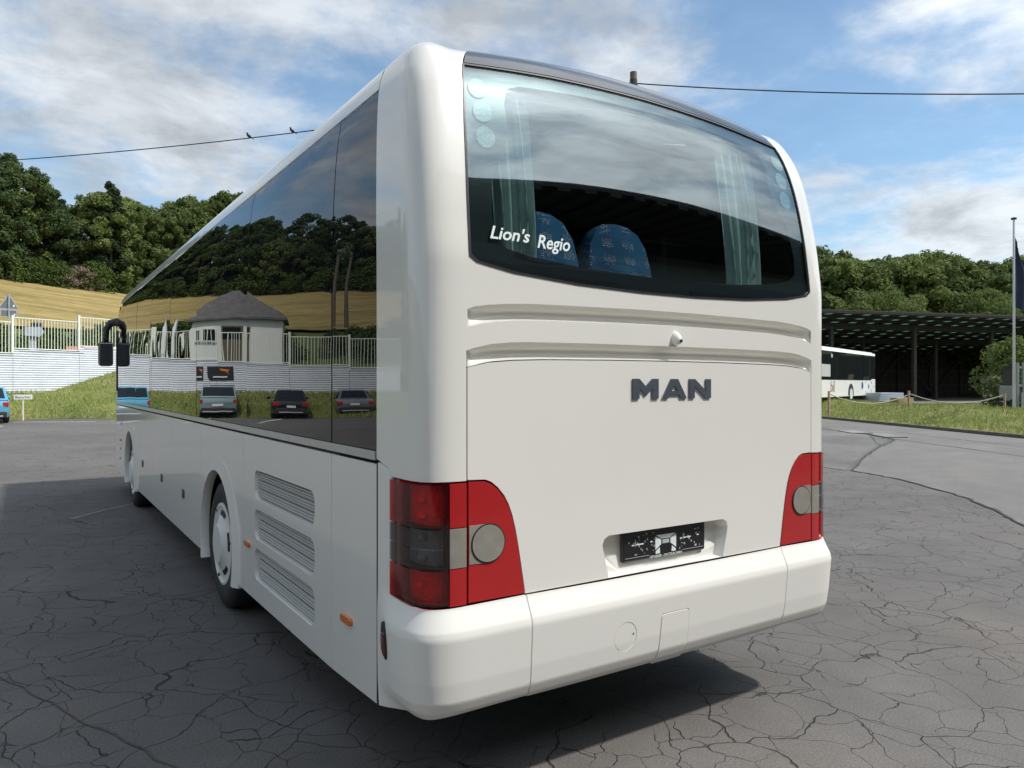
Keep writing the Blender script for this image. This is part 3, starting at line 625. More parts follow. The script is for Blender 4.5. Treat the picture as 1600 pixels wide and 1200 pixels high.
def surf0(s, t):
    s = np.asarray(s, float); t = np.asarray(t, float)
    x = np.interp(np.abs(s), OS, OP[:, 0]) * np.sign(s); y = np.interp(np.abs(s), OS, OP[:, 1])
    z = _pch(t, 1); tw = _pch(t, 2); tr = _pch(t, 3)
    g = np.clip((.95 - y) / 1.15, 0, 1); g = g * g * (3 - 2 * g) * .25 + g * .75
    gf = np.clip((y - (YF - 1.6)) / 1.6, 0, 1)
    # cant rail swells a little where it meets the rear corner
    hump = .022 * np.exp(-((np.abs(x) - 1.26) / .10) ** 2) * sm((t - 3.04) / .2)
    arc = np.clip(1 - (x / 1.14) ** 2, 0, 1) * np.clip((1.4 - y) / 1.0, 0, 1)
    rise = sm((t - 2.3) / .8); top = sm((t - 3.06) / .2)
    return np.stack([x * (1 - tw / HW), y + tr * g - tr * 1.2 * gf - .012 * arc * rise, z + hump + .052 * arc * rise + .022 * arc * top], -1)
_bt = np.linspace(.30, .95, 651)
_bo = np.interp(_bt, [.30, .36, .42, .455, .50, .58, .70, .752, .778, .855, .88, .95], [-.11, -.07, -.03, .004, .024, .035, .045, .049, .044, .008, .002, 0])
_k = np.exp(-.5 * (np.arange(-30, 31) / 2.5) ** 2); _k /= _k.sum(); _bo = np.convolve(np.pad(_bo, 30, mode='edge'), _k, 'valid')
def bump_off(s, t):
    y = np.interp(np.abs(s), OS, OP[:, 1])
    f = np.clip((.30 - y) / .28, 0, 1); return np.interp(t, _bt, _bo) * (f * f * (3 - 2 * f))
def surf(s, t, off=0., extra=None):
    e = 2e-3; s = np.asarray(s, float); t = np.asarray(t, float)
    def base(a, b):
        P = surf0(a, b)
        return P
    ds = base(s + e, t) - base(s - e, t); dt = base(s, t + e) - base(s, t - e)
    n = np.cross(ds, dt); n /= np.linalg.norm(n, axis=-1, keepdims=True)
    P = base(s, t)
    if extra is not None: off = off + extra(s, t)
    P2 = P + n * np.asarray(off)[..., None] if np.ndim(off) else P + n * off
    if extra is not None:
        def disp(a, b):
            da = base(a + e, b) - base(a - e, b); db = base(a, b + e) - base(a, b - e); nn = np.cross(da, db); nn /= np.linalg.norm(nn, axis=-1, keepdims=True)
            return base(a, b) + nn * extra(a, b)[..., None]
        e2 = 6e-3; n = np.cross(disp(s + e2, t) - disp(s - e2, t), disp(s, t + e2) - disp(s, t - e2)); n /= np.linalg.norm(n, axis=-1, keepdims=True)
    return P2, n
def resample(poly, step):
    out = []
    for i in range(len(poly)):
        a = np.array(poly[i], float); b = np.array(poly[(i + 1) % len(poly)], float); k = max(1, int(math.ceil(np.hypot(*(b - a)) / step)))
        for j in range(k): out.append(tuple(a + (b - a) * j / k))
    return out
def inside(pt, poly):
    x, y = pt; c = False; n = len(poly); j = n - 1
    for i in range(n):
        xi, yi = poly[i]; xj, yj = poly[j]
        if (yi > y) != (yj > y) and x < (xj - xi) * (y - yi) / (yj - yi) + xi: c = not c
        j = i
    return c
def inside_np(P, poly):
    x = P[:, 0]; y = P[:, 1]; c = np.zeros(len(P), bool); n = len(poly); j = n - 1
    for i in range(n):
        xi, yi = poly[i]; xj, yj = poly[j]
        if yi != yj:
            c ^= ((yi > y) != (yj > y)) & (x < (xj - xi) * (y - yi) / (yj - yi) + xi)
        j = i
    return c
def rrect(x0, x1, y0, y1, r, n=6):
    P = []
    for cx, cy, a in ((x1 - r, y0 + r, -90), (x1 - r, y1 - r, 0), (x0 + r, y1 - r, 90), (x0 + r, y0 + r, 180)):
        for k in range(n + 1): t = R(a + 90 * k / n); P.append((cx + r * math.cos(t), cy + r * math.sin(t)))
    return P
def circle2(cx, cy, r, n=32): return [(cx + r * math.cos(2 * math.pi * k / n), cy + r * math.sin(2 * math.pi * k / n)) for k in range(n)]
S_FINE = np.unique(np.concatenate([np.arange(-12.6, -1.9, .3), np.arange(-1.9, -1.0, .022), np.arange(-1.0, 1.0, .08), np.arange(1.0, 1.9, .022), np.arange(1.9, 12.6, .3)]))
T_FINE = np.unique(np.concatenate([np.arange(.3, .9, .0125), np.arange(.9, 2.2, .09), np.arange(2.2, 3.0, .05), np.arange(3.0, 3.52, .022)]))
def patch(name, outline, m, parent, holes=(), off=0., depth=.012, step=.06, extra=None, S=None, T=None, lip=.004, off_fn=None):
    """a curved panel: polygon in (s,t) with holes, triangulated on the body surface, with a rounded-in rim"""
    S = S_FINE if S is None else S; T = T_FINE if T is None else T
    loops = [resample(outline, step)] + [resample(h, step) for h in holes]
    A = np.array(loops[0]); smin, tmin = A.min(0); smax, tmax = A.max(0)
    ss = S[(S > smin) & (S < smax)]; tt = T[(T > tmin) & (T < tmax)]
    pts = []; edges = []; 
    for lp in loops:
        b = len(pts); pts += lp; edges += [(b + i, b + (i + 1) % len(lp)) for i in range(len(lp))]
    if len(ss) and len(tt):
        G = np.array(np.meshgrid(ss, tt)).reshape(2, -1).T
        ok = inside_np(G, loops[0])
        for h in loops[1:]: ok &= ~inside_np(G, h)
        G = G[ok]
        if len(G):
            B = np.array(pts); dmin = np.array([np.min(np.hypot(B[:, 0] - g[0], B[:, 1] - g[1])) for g in G]); G = G[dmin > .009]
            pts = pts + [tuple(g) for g in G]
    ov, oe, of, _, _, _ = delaunay_2d_cdt([Vector(p) for p in pts], edges, [], 1, 1e-6)
    Q = np.array([(v.x, v.y) for v in ov]); F = []
    cen = np.array([Q[list(f)].mean(0) for f in of]); ok = inside_np(cen, loops[0])
    for h in loops[1:]: ok &= ~inside_np(cen, h)
    F = [list(f) for f, k in zip(of, ok) if k]
    o_ = off if off_fn is None else off + off_fn(Q[:, 0], Q[:, 1])
    P, n = surf(Q[:, 0], Q[:, 1], o_, extra)
    # orient
    F2 = []
    for f in F:
        a, b, c = P[f[0]], P[f[1]], P[f[2]]
        F2.append(f if np.dot(np.cross(b - a, c - a), n[f[0]]) > 0 else f[::-1])
    V = list(P); Nn = list(n)
    if depth:
        cnt = {}
        for f in F2:
            for i in range(len(f)): e = (f[i], f[(i + 1) % len(f)]); cnt[e] = 1
        bd = [e for e in cnt if (e[1], e[0]) not in cnt]
        vm = {}
        def rimv(i):
            if i not in vm:
                k = len(V); V.append(P[i] - n[i] * depth); Nn.append(n[i]); vm[i] = k
            return vm[i]
        dup = {}
        for a, b in bd:
            side = np.cross(P[b] - P[a], n[a]); L = np.linalg.norm(side); side = side / L if L > 0 else n[a]
            k = len(V)
            nn = side * .9 + n[a] * .45; nn /= np.linalg.norm(nn)
            V += [P[a], P[b], P[b] - n[b] * depth, P[a] - n[a] * depth]; Nn += [nn, nn, side, side]
            F2.append([k + 1, k, k + 3, k + 2])
    return mesh_obj(name, V, F2, m, parent, normals=Nn)
def grid_patch(name, s0, s1, t0, t1, ns, nt, m, parent, off=0.):
    ss = np.linspace(s0, s1, ns + 1); tt = np.linspace(t0, t1, nt + 1); A, B = np.meshgrid(ss, tt, indexing='ij')
    P, n = surf(A.ravel(), B.ravel(), off); F = []
    for i in range(ns):
        for j in range(nt):
            a = i * (nt + 1) + j; f = (a, a + nt + 1, a + nt + 2, a + 1)
            F.append(f if np.dot(np.cross(P[f[1]] - P[f[0]], P[f[3]] - P[f[0]]), n[a]) > 0 else f[::-1])
    V = list(P); Nn = list(n)      # turned-in edges
    for ring in ([i * (nt + 1) for i in range(ns + 1)], [j for j in range(nt + 1)], [ns * (nt + 1) + j for j in range(nt + 1)]):
        b = len(V); V += [P[k] for k in ring] + [P[k] - n[k] * .014 for k in ring]; Nn += [n[k] for k in ring] * 2
        F += [(b + i, b + i + 1, b + len(ring) + i + 1, b + len(ring) + i) for i in range(len(ring) - 1)]
    return mesh_obj(name, V, F, m, parent, normals=Nn)
sx = s_of_x; sl = lambda y: s_of_y(y, -1); sr = lambda y: s_of_y(y, 1)
def X(pts): return [(sx(x), z) for x, z in pts]
def mirror(pts): return [(-a, b) for a, b in pts][::-1]

bus = empty('coach', (0, 5.7, 0)); tag(bus, 'large white coach seen from its rear left corner', 'bus')

def build_coach():
    # ---- inner dark shell so that gaps between panels read black
    S = np.concatenate([np.linspace(-SMAX, -1.9, 40), np.linspace(-1.85, 1.85, 60), np.linspace(1.9, SMAX, 40)]); T = np.concatenate([np.linspace(.45, 2.1, 12), np.linspace(2.15, 3.45, 16)])
    P, n = surf(np.repeat(S, len(T)), np.tile(T, len(S)), -.050); F = []
    nT = len(T)
    for i in range(len(S) - 1):
        for j in range(nT - 1):
            sc = (S[i] + S[i + 1]) / 2; tc = (T[j] + T[j + 1]) / 2
            if abs(sc) < 1.06 and 2.1 < tc < 3.1: continue
            if sc > sr(2.4) and sc < sr(10.8) and 1.45 < tc < 2.98: continue
            if abs(abs(sc) - abs(sl(3.37))) < .68 and tc < 1.15: continue
            if abs(abs(sc) - abs(sl(9.05))) < .68 and tc < 1.15: continue
            if abs(sc) < .45 and .8 < tc < 1.15: continue
            if abs(sc) < 1.1 and 1.74 < tc < 2.1: continue
            F.append((i * nT + j, (i + 1) * nT + j, (i + 1) * nT + j + 1, i * nT + j + 1))
    mesh_obj('inner_shell', P, F, 'interior_dark', bus, smooth=True)
    mb = MB(); mb.box(-1.18, 1.18, .12, 2.75, .46, .62).box(-1.18, 1.18, 4.3, 8.5, .40, .62).box(-.8, .8, 2.75, 4.3, .45, .62).box(-.8, .8, 8.5, 11.2, .45, .62).build('underbody', 'underbody', bus)

    # ---- rear outer panel (pillars, waist) with window, groove and lid openings
    win_bot = [(-1.085, 2.262), (-1.083, 2.236), (-1.05, 2.214), (-.877, 2.184), (-.546, 2.159), (-.172, 2.148), (.172, 2.148), (.546, 2.159), (.877, 2.184), (1.05, 2.214), (1.083, 2.236), (1.085, 2.262)]
    win_top = [(1.066, 3.07), (.6, 3.083), (0, 3.087), (-.6, 3.083), (-1.066, 3.07)]
    win = X(win_bot + [(1.085, 2.5), (1.08, 2.8)] + win_top + [(-1.08, 2.8), (-1.085, 2.5)])
    gu_top = [(-1.092, 2.026), (-1.06, 2.038), (-1.0, 2.048), (-.91, 2.057), (-.79, 2.064), (-.5, 2.069), (-.17, 2.073), (.17, 2.073), (.5, 2.069), (.79, 2.064), (.91, 2.057), (1.0, 2.048), (1.06, 2.038), (1.092, 2.026)]
    gu_bot = [(1.092, 1.957), (1.03, 1.972), (.96, 1.982), (.87, 1.990), (.7, 1.996), (.35, 2.001), (0, 2.003), (-.35, 2.001), (-.7, 1.996), (-.87, 1.990), (-.96, 1.982), (-1.03, 1.972), (-1.092, 1.957)]
    gl_top = [(-1.092, 1.862), (-1.06, 1.875), (-.985, 1.892), (-.9, 1.901), (-.81, 1.905), (-.5, 1.909), (0, 1.910), (.5, 1.909), (.81, 1.905), (.9, 1.901), (.985, 1.892), (1.06, 1.875), (1.092, 1.862)]
    gl_bot = [(1.092, 1.799), (1.0, 1.821), (.88, 1.831), (.72, 1.836), (.36, 1.840), (0, 1.841), (-.36, 1.840), (-.72, 1.836), (-.88, 1.831), (-1.0, 1.821), (-1.092, 1.799)]
    lt = 1.352
    yl = .275
    spt = [(-1.0, 3.49), (-1.018, 3.3), (-1.045, 3.18), (-1.062, 3.1), (-1.072, 3.0), (-1.08, 2.8), (-1.085, 2.5)]
    upper = X(spt + win_bot + [(-a, b) for a, b in spt][::-1])
    outer = [(sl(yl), 1.412), (sl(yl), 2.9), (sl(yl), 3.0), (sl(yl), 3.49)] + upper + [(sr(yl), 3.49), (sr(yl), 2.9), (sr(yl), 1.412)]
    rightb = [(sr(.22), 1.40), (sr(.15), 1.385), (sr(.118), lt), (sx(1.17), lt), (sx(1.097), lt)]
    leftb = [(-a, b) for a, b in rightb][::-1]
    notch = X([(1.097, 1.862)] + gl_top[::-1][1:-1] + [(-1.097, 1.862)])
    poly = outer + rightb + notch + leftb
    patch('rear_panel', poly, 'paint_white', bus, holes=[X(gu_top + gu_bot)])
    # ---- recessed grooves
    def groove(name, top, bot, dep):
        V = []; F = []; Nn = None; K = 14; xs = np.linspace(-1.092, 1.092, 61)
        tx, tz = zip(*sorted(top)); bx, bz = zip(*sorted(bot))
        for x in xs:
            zt = np.interp(x, tx, tz); zb = np.interp(x, bx, bz); endf = np.clip((1.092 - abs(x)) / .16, 0, 1) ** .5
            for k in range(K + 1):
                u = k / K
                d = np.interp(u, [0, .06, .2, .45, .7, .88, .97, 1], [0, -.42, -.8, -1.0, -.95, -.7, -.25, -.05]) * dep * (.35 + .65 * endf)
                P, n = surf(np.array([sx(x)]), np.array([zt + (zb - zt) * u]), d); V.append(P[0])
        for i in range(len(xs) - 1):
            for k in range(K): a = i * (K + 1) + k; F.append((a, a + K + 1, a + K + 2, a + 1)[::-1])
        # end walls
        for i in (0, len(xs) - 1):
            b = len(V); ring = [i * (K + 1) + k for k in range(K + 1)]; F.append(tuple(ring))
        return mesh_obj(name, V, F, 'paint_white', bus, smooth=True)
    groove('upper_groove', gu_top, gu_bot, .05); groove('lower_groove', gl_top, gl_bot, .05)
    # ---- engine lid with number-plate recess
    rec = [(.372, .869), (.405, 1.00), (.408, 1.02), (.398, 1.045), (.372, 1.058), (-.372, 1.058), (-.398, 1.045), (-.408, 1.02), (-.405, 1.00), (-.372, .869)]
    lamp_in = [(-1.088, 1.347), (-1.012, 1.344), (-.985, 1.333), (-.955, 1.309), (-.927, 1.276), (-.905, 1.238), (-.889, 1.195), (-.873, 1.135), (-.858, 1.06), (-.846, .99), (-.826, .872), (-1.088, .872)]
    edge_l = [(-.819, .869), (-.839, .99), (-.851, 1.06), (-.866, 1.137), (-.882, 1.198), (-.899, 1.243), (-.922, 1.283), (-.951, 1.316), (-.982, 1.341), (-1.012, 1.352), (-1.09, 1.355)]
    lid = X(edge_l + [(-1.09, 1.797)] + [(a * .997, b - .004) for a, b in gl_bot[::-1]][1:-1] + [(1.09, 1.797)] + [(-a, b) for a, b in edge_l][::-1] + rec)
    lid_o = patch('engine_lid', lid, 'paint_white', bus)
    # recess: back plate slopes in, side walls
    def recess():
        V = []; F = []
        pts = resample(rec[::-1], .03)
        front, _ = surf(np.array([sx(p[0]) for p in pts]), np.array([p[1] for p in pts]), -.002)
        back, _ = surf(np.array([sx(p[0] * .955) for p in pts]), np.array([.875 + (p[1] - .869) * .93 for p in pts]), np.array([-.065 if p[1] > .95 else -.045 for p in pts]))
        n = len(pts); V = list(front) + list(back)
        F = [(i, (i + 1) % n, n + (i + 1) % n, n + i) for i in range(n)] + [tuple(range(n, 2 * n))]
        o = mesh_obj('plate_recess', V, F, 'paint_white', lid_o)
        bm = bmesh.new(); bm.from_mesh(o.data); bmesh.ops.recalc_face_normals(bm, faces=bm.faces); bm.to_mesh(o.data); bm.free()
    recess()
    # number plate holder with its print
    yp = -.180 + .052
    pl = MB().bbox(-.262, .278, yp - .02, yp + .003, .912, 1.052, .008).build('plate_holder', 'plate_black', bus)
    def mark(pts, m='sticker', nm='print_mark'):
        return MB().prism([(x, z) for x, z in pts], yp - .0222, yp - .0195, 'Y').build(nm, m, pl)
    cx0 = .008
    def q(a, b, c, d): return [(cx0 + p[0], p[1]) for p in (a, b, c, d)]
    mark(q((-.062, 1.018), (.062, 1.018), (.028, 1.000), (-.028, 1.000)))
    mark(q((-.022, .994), (.022, .994), (.022, .976), (-.022, .976)), 'sticker_grey')
    mark(q((-.068, 1.013), (-.031, .996), (-.031, .974), (-.068, .950))); mark(q((.068, 1.013), (.031, .996), (.031, .974), (.068, .950)))
    mark(q((-.066, .942), (-.040, .960), (-.038, .932), (-.066, .932))); mark(q((.066, .942), (.040, .960), (.038, .932), (.066, .932)))
    rr = random.Random(3)
    for sgn in (-1, 1):
        b = cx0 + sgn * .155
        mark([(b - .035, .986), (b + .012, .986), (b + .012, .991), (b - .035, .991)]); mark([(b - .04, .98), (b - .037, .98), (b - .037, 1.012), (b - .04, 1.012)], 'sticker_grey')
        mark([(b - .06, .985), (b - .046, .985), (b - .046, .990), (b - .06, .990)]); mark([(b + .055, .99), (b + .068, .99), (b + .068, .995), (b + .055, .995)])
        for k in range(26):
            x = b + rr.uniform(-.09, .08); z = rr.uniform(.935, 1.035); w = rr.uniform(.002, .004); h = rr.choice((.003, .004, .009))
            mark([(x, z), (x + w, z), (x + w, z + h), (x, z + h)], rr.choice(('sticker', 'sticker_grey')))
    Mt = Matrix.Translation((-.095, yp - .0215, .9155)) @ Matrix.Rotation(R(90), 4, 'X')
    text_mesh('plate_text', 'LRP REDER - ON TOUR GMBH', .0155, 'sticker', Mt, pl, .0008, width=.21)
    mark([(-.25, .930), (-.10, .930), (-.10, .9312), (-.25, .9312)], 'sticker_grey'); mark([(.12, .930), (.265, .930), (.265, .9312), (.12, .9312)], 'sticker_grey')
    # ---- brand letters
    def letter(nm, polys, x0, w, h=.092, z0=1.664):
        mb = MB()
        for poly in polys: mb.prism([(x0 + a * w, z0 + b * h) for a, b in poly], -.1875, -.178, 'Y')
        o = mb.build(nm, 'chrome_dark', bus); return o
    letter('letter_m', [[(0, 0), (.25, 0), (.25, 1), (0, 1)], [(.25, 1), (.25, .52), (.5, .14), (.5, .62)], [(.5, .62), (.5, .14), (.75, .52), (.75, 1)], [(.75, 0), (1, 0), (1, 1), (.75, 1)]], -.235, .160)
    letter('letter_a', [[(0, 0), (.25, 0), (.5, .68), (.5, 1), (.36, 1)], [(.75, 0), (1, 0), (.64, 1), (.5, 1), (.5, .68)], [(.312, .17), (.688, .17), (.612, .38), (.388, .38)]], -.052, .162)
    letter('letter_n', [[(0, 0), (.24, 0), (.24, 1), (0, 1)], [(.24, 1), (.24, .62), (.74, 0), (.76, 0), (.76, .38), (.26, 1)], [(.76, 0), (1, 0), (1, 1), (.76, 1)]], .129, .149)
    # ---- reversing camera pod
    mb = MB(); V = []; F = []; K = 16
    for i in range(9):
        a = i / 8 * math.pi / 2
        for k in range(K):
            t = 2 * math.pi * k / K; rz = .030 * (1 + .25 * (math.sin(t) if math.sin(t) > 0 else 0)); V.append((.038 + .027 * math.cos(t) * math.cos(a), -.175 - .045 * math.sin(a), 1.948 + rz * math.sin(t) * math.cos(a) - .012 * math.sin(a)))
    for i in range(8):
        for k in range(K): F.append((i * K + k, i * K + (k + 1) % K, (i + 1) * K + (k + 1) % K, (i + 1) * K + k))
    mb.add(V, F); pod = mb.build('camera_pod', 'bumper_white', bus, True)
    MB().lathe([(0, .0001), (0, .008), (.012, .008)], 14, 'Y', (.038, -.222, 1.935)).build('camera_lens', 'black_gap', pod)
    # ---- rear window: clear pane, black printed border, spoiler strip above
    rw = patch('rear_window', win, 'rear_glass', bus, depth=0, off=-.003)
    clear = X([(-.95, 2.32), (-.9, 2.285), (-.78, 2.262), (-.5, 2.238), (0, 2.225), (.5, 2.238), (.78, 2.262), (.92, 2.29), (.975, 2.33), (.985, 2.42), (.96, 2.58), (.885, 2.70), (.86, 2.78), (.87, 2.9), (.85, 2.975), (.78, 3.0), (.4, 3.015), (0, 3.018), (-.4, 3.015), (-.78, 3.0), (-.85, 2.975), (-.87, 2.9), (-.86, 2.78), (-.885, 2.70), (-.955, 2.58), (-.965, 2.42)])
    patch('printed_border', win, 'frit', rw, holes=[clear], off=-.010, depth=.0)
    for sg in (-1, 1):
        for z in (2.955, 2.848, 2.738):
            d = patch('brake_lamp_disc', X(circle2(sg * (1.0 if z > 2.9 else (.985 if z > 2.8 else .978)), z, .046)), 'glitter', rw, off=-.0045, depth=0, step=.03)
    patch('roof_spoiler', X([(-1.060, 3.076), (-.6, 3.089), (0, 3.093), (.6, 3.089), (1.060, 3.076), (1.041, 3.18), (1.014, 3.3), (.996, 3.488), (-.996, 3.488), (-1.014, 3.3), (-1.041, 3.18)]), 'dark_trim', bus, off=.003, depth=.02)
    patch('window_seal', win, 'black_plastic', rw, holes=[[(a * .992 if True else a, 2.6 + (b - 2.6) * .982) for a, b in win]], off=.0035, depth=.006, step=.05)
    # lettering on the pane
    def on_pane(nm, body, x0, z0, size, width):
        cu = text_mesh(nm, body, size, 'sticker', Matrix.Identity(4), None, .0004, .3, .0012, width)
        for v in cu.data.vertices:
            P, n = surf(np.array([sx(x0 + v.co.x)]), np.array([z0 + v.co.y]), .0008 + v.co.z); v.co = Vector(P[0])
        set_parent(cu, rw)
    on_pane('lettering', "Lion's", -.985, 2.318, .074, .195); on_pane('lettering', 'Regio', -.755, 2.302, .080, .172)

    # ---- tail lamps
    def lamp(sg, lab):
        fl = (lambda pts: pts) if sg < 0 else mirror
        xi = -1.097; xm = -1.168; yo = .117
        root = patch('tail_lamp', fl(X([(xm - .0, 1.343)]) + []) if False else fl([(sl(yo), 1.345), (sl(yo), .872), (sx(-.826), .872)] + X(lamp_in[::-1][2:]) ), 'reflector', bus, off=-.046, depth=.0)
        root['label'] = lab
        patch('lamp_housing', fl([(sl(yo + .012), 1.345), (sl(yo + .012), .872), (sx(-.826), .872)] + X(lamp_in[::-1][2:])), 'lens_dark_red', root, holes=[fl([(sl(yo) + .075, .88), (sx(xm) - .012, .88), (sx(xm) - .012, 1.336), (sl(yo) + .075, 1.336)])], off=-.012, depth=.04)
        for zz in (1.09,): patch('lamp_divider', fl([(sl(yo) + .076, 1.006), (sx(xm) - .013, 1.006), (sx(xm) - .013, 1.018), (sl(yo) + .076, 1.018)]), 'black_gap', root, off=-.006, depth=.04); patch('lamp_divider', fl([(sl(yo) + .076, 1.166), (sx(xm) - .013, 1.166), (sx(xm) - .013, 1.176), (sl(yo) + .076, 1.176)]), 'black_gap', root, off=-.006, depth=.04)
        def sect(nm, poly, m, off=.004, parent=root, **k): return patch(nm, fl(poly), m, parent, off=off, depth=.012, **k)
        # inner section on the lid: red with a smoky disc
        disc = X(circle2(-1.0, 1.098, .0775)); band = X([(-1.086, 1.02), (-1.0, 1.0205), (-1.0, 1.1755), (-1.086, 1.176)])
        lin = X(lamp_in)
        sect('red_lens', lin, 'lens_red', .003)
        sect('grey_band', X([(-1.086, 1.022), (-.999, 1.021), (-.999, 1.175), (-1.086, 1.174)]), 'lens_grey', .0055)
        sect('disc_rim', X(circle2(-1.0, 1.098, .079, 40)), 'black_gap', .0075, step=.02); sect('grey_disc', X(circle2(-1.0, 1.098, .0735, 40)), 'lens_grey', .0095, step=.02)
        # middle strip
        m0 = sx(xm); m1 = sx(xi)
        for a, b, m in ((1.173, 1.343, 'lens_red'), (1.015, 1.169, 'lens_grey'), (.868, 1.011, 'lens_red')):
            sect('strip_lens', [(m0, a), (m1 - .001, a), (m1 - .001, b), (m0, b)], m, .004)
        # outer wrap-round lenses
        o0 = sl(yo) ; o1 = m0 - .006
        for a, b, m, nm in ((1.174, 1.342, 'lens_clear_red', 'upper_lens'), (1.094, 1.169, 'lens_clear_smoke', 'smoke_lens'), (1.015, 1.091, 'lens_clear_smoke', 'smoke_lens'), (.872, 1.009, 'lens_clear_red', 'lower_lens')):
            patch(nm, fl([(o0, a), (o1, a), (o1, b), (o0, b)]), m, root, off=.010, depth=.0)
        sm_ = (o0 + o1) / 2 + .035
        for zc in (1.215, 1.275, 1.13, 1.05, .945):
            P, n = surf(np.array([sm_]), np.array([zc]), -.03); c = P[0] * np.array([1 if sg < 0 else -1, 1, 1]); bm = bmesh.new(); bmesh.ops.create_uvsphere(bm, u_segments=14, v_segments=8, radius=.017)
            me = bpy.data.meshes.new('bulb'); bm.to_mesh(me); bm.free(); me.transform(Matrix.Translation(c)); me.materials.append(MAT['bulb']); me.shade_smooth(); o = bpy.data.objects.new('bulb', me); COL.objects.link(o); set_parent(o, root)
            patch('bulb_bowl', fl([(sm_ + .05 * math.cos(k * math.pi / 10), zc + .03 * math.sin(k * math.pi / 10)) for k in range(20)]), 'bulb', root, off=-.046, depth=.0, step=.03)
    lamp(-1, 'large near tail lamp with glowing red lenses'); lamp(1, 'narrow far tail lamp at the right corner')

    # ---- bumper: centre and two corner pieces
    SB = np.arange(-1.9, 1.9, .02); TB = np.arange(.3, .9, .011)
    bz = lambda y: .372
    bot_c = [(-.816, .452), (-.4, .45), (0, .45), (.4, .45), (.816, .452)]
    towp = [(-.088, .664), (-.080, .668), (.078, .668), (.086, .660), (.086, .452), (-.1, .452)]
    cen = X([(-.816, .864), (-.37, .862)] + [(.37, .862), (.816, .864)][0:]) 
    tow_hole = X([(-.1, .45), (-.094, .664), (-.084, .674), (.08, .674), (.09, .664), (.092, .45)])
    cenp = X([(.816, .864), (.37, .862), (-.37, .862), (-.816, .864), (-.812, .6), (-.806, .44), (-.5, .436), (-.1, .436)]) + tow_hole[1:-1] + X([(.092, .436), (.5, .436), (.806, .44), (.812, .6)])
    cap = X(circle2(-.307, .607, .066, 36))
    bc = patch('bumper', cenp, 'bumper_white', bus, extra=bump_off, off=.002, depth=.02, holes=[cap], step=.02, S=SB, T=TB)
    patch('round_cap', X(circle2(-.307, .607, .0635, 36)), 'bumper_white', bc, extra=bump_off, off=.001, depth=.012, step=.012, S=SB, T=TB)
    patch('cap_hole', X(circle2(-.262, .613, .0045, 10)), 'black_gap', bc, extra=bump_off, off=.0022, depth=0)
    patch('tow_cover', X([(-.096, .424), (-.0895, .660), (-.080, .6695), (.076, .6695), (.0855, .660), (.088, .424)]), 'bumper_white', bc, extra=bump_off, off=.004, depth=.02, step=.02, S=SB, T=TB)
    cor = X([(-.822, .864), (-.826, .866)]) + [(sx(-1.17), .862), (sl(.117), .866), (sl(.122), 1.345), (sl(.15), 1.378), (sl(.22), 1.393), (sl(.256), 1.397), (sl(.256), .362)]
    cb = [(sl(.2), .370), (sl(.12), .386), (sl(.04), .408), (sx(-1.24), .428), (sx(-1.17), .438), (sx(-1.08), .442), (sx(-.95), .445), (sx(-.812), .446), (sx(-.818), .6)]
    for fl, nm in ((lambda p: p, 'a'), (mirror, 'b')):
        c = patch('bumper_corner', fl(cor + cb), 'bumper_white', bus, extra=bump_off, off=.002, depth=.02, step=.018, S=SB, T=TB)
        # small red reflector
        sgn = -1 if nm == 'a' else 1
        patch('reflector_base', [(sgn * abs(sl(.098 + .066 * math.cos(k * math.pi / 12) * (1 if math.cos(k * math.pi / 12) > 0 else .35))), .69 + .078 * math.sin(k * math.pi / 12)) for k in range(24)], 'black_plastic', c, extra=bump_off, off=.008, depth=.01, step=.02)
        patch('red_reflector', [(sgn * abs(sl(.100 + .046 * math.cos(k * math.pi / 12) * (1 if math.cos(k * math.pi / 12) > 0 else .4))), .675 + .048 * math.sin(k * math.pi / 12)) for k in range(24)], 'lens_dark_red', c, extra=bump_off, off=.014, depth=.008, step=.02)

    # ---- sides
    panes = [.282, .84, 2.53, 4.29, 5.75, 7.2, 8.6, 9.75, 10.55, 11.15]
    for side in (-1, 1):
        f = lambda y: s_of_y(y, side)
        for i in range(len(panes) - 1):
            a, b = panes[i] + .003, panes[i + 1] - .003
            top = 3.038
            poly = [(f(a), 1.447), (f(b), 1.447), (f(b), top if i < len(panes) - 2 else 2.9), (f(a), top)]
            if side == 1: poly = poly[::-1]
            Sg = np.unique(np.concatenate([f(np.array(0)) + side * np.linspace(0, 12, 41)])) if False else None
            o = patch('side_window', poly, 'side_glass' if side < 0 else 'right_glass', bus, off=-.004, depth=.004 if side < 0 else 0, step=.12)
            # panes never sit perfectly in one plane
            c = sum((v.co for v in o.data.vertices), Vector()) / len(o.data.vertices)
            rz = (.0, -.0022, .0028, -.0034, .0032, -.0036, .003, -.002, .001, 0)[i]; rx = (0, .001, -.0012, .0014, -.001, .0016, -.001, .001, 0, 0)[i]
            o.data.transform(Matrix.Translation(c) @ Matrix.Rotation(rz, 4, 'Z') @ Matrix.Rotation(rx, 4, 'Y') @ Matrix.Translation(-c))
        def sidepatch(nm, ya, yb, za, zb, m, off=0., **k): return patch(nm, [(f(ya), za), (f(yb), za), (f(yb), zb), (f(ya), zb)], m, bus, off=off, **k)
        sidepatch('sill_strip', .282, 11.1, 1.405, 1.443, 'aluminium', .006, depth=.014, step=.3)
        grid_patch('cant_rail', f(.281), f(11.2), 3.044, 3.49, 60, 30, 'paint_white', bus)
        patch('pillar_trim', [(f(10.98), 1.62), (f(11.08), 1.62), (f(11.08), 2.6), (f(10.98), 2.6)], 'black_plastic', bus, off=.008, depth=.012, step=.2)
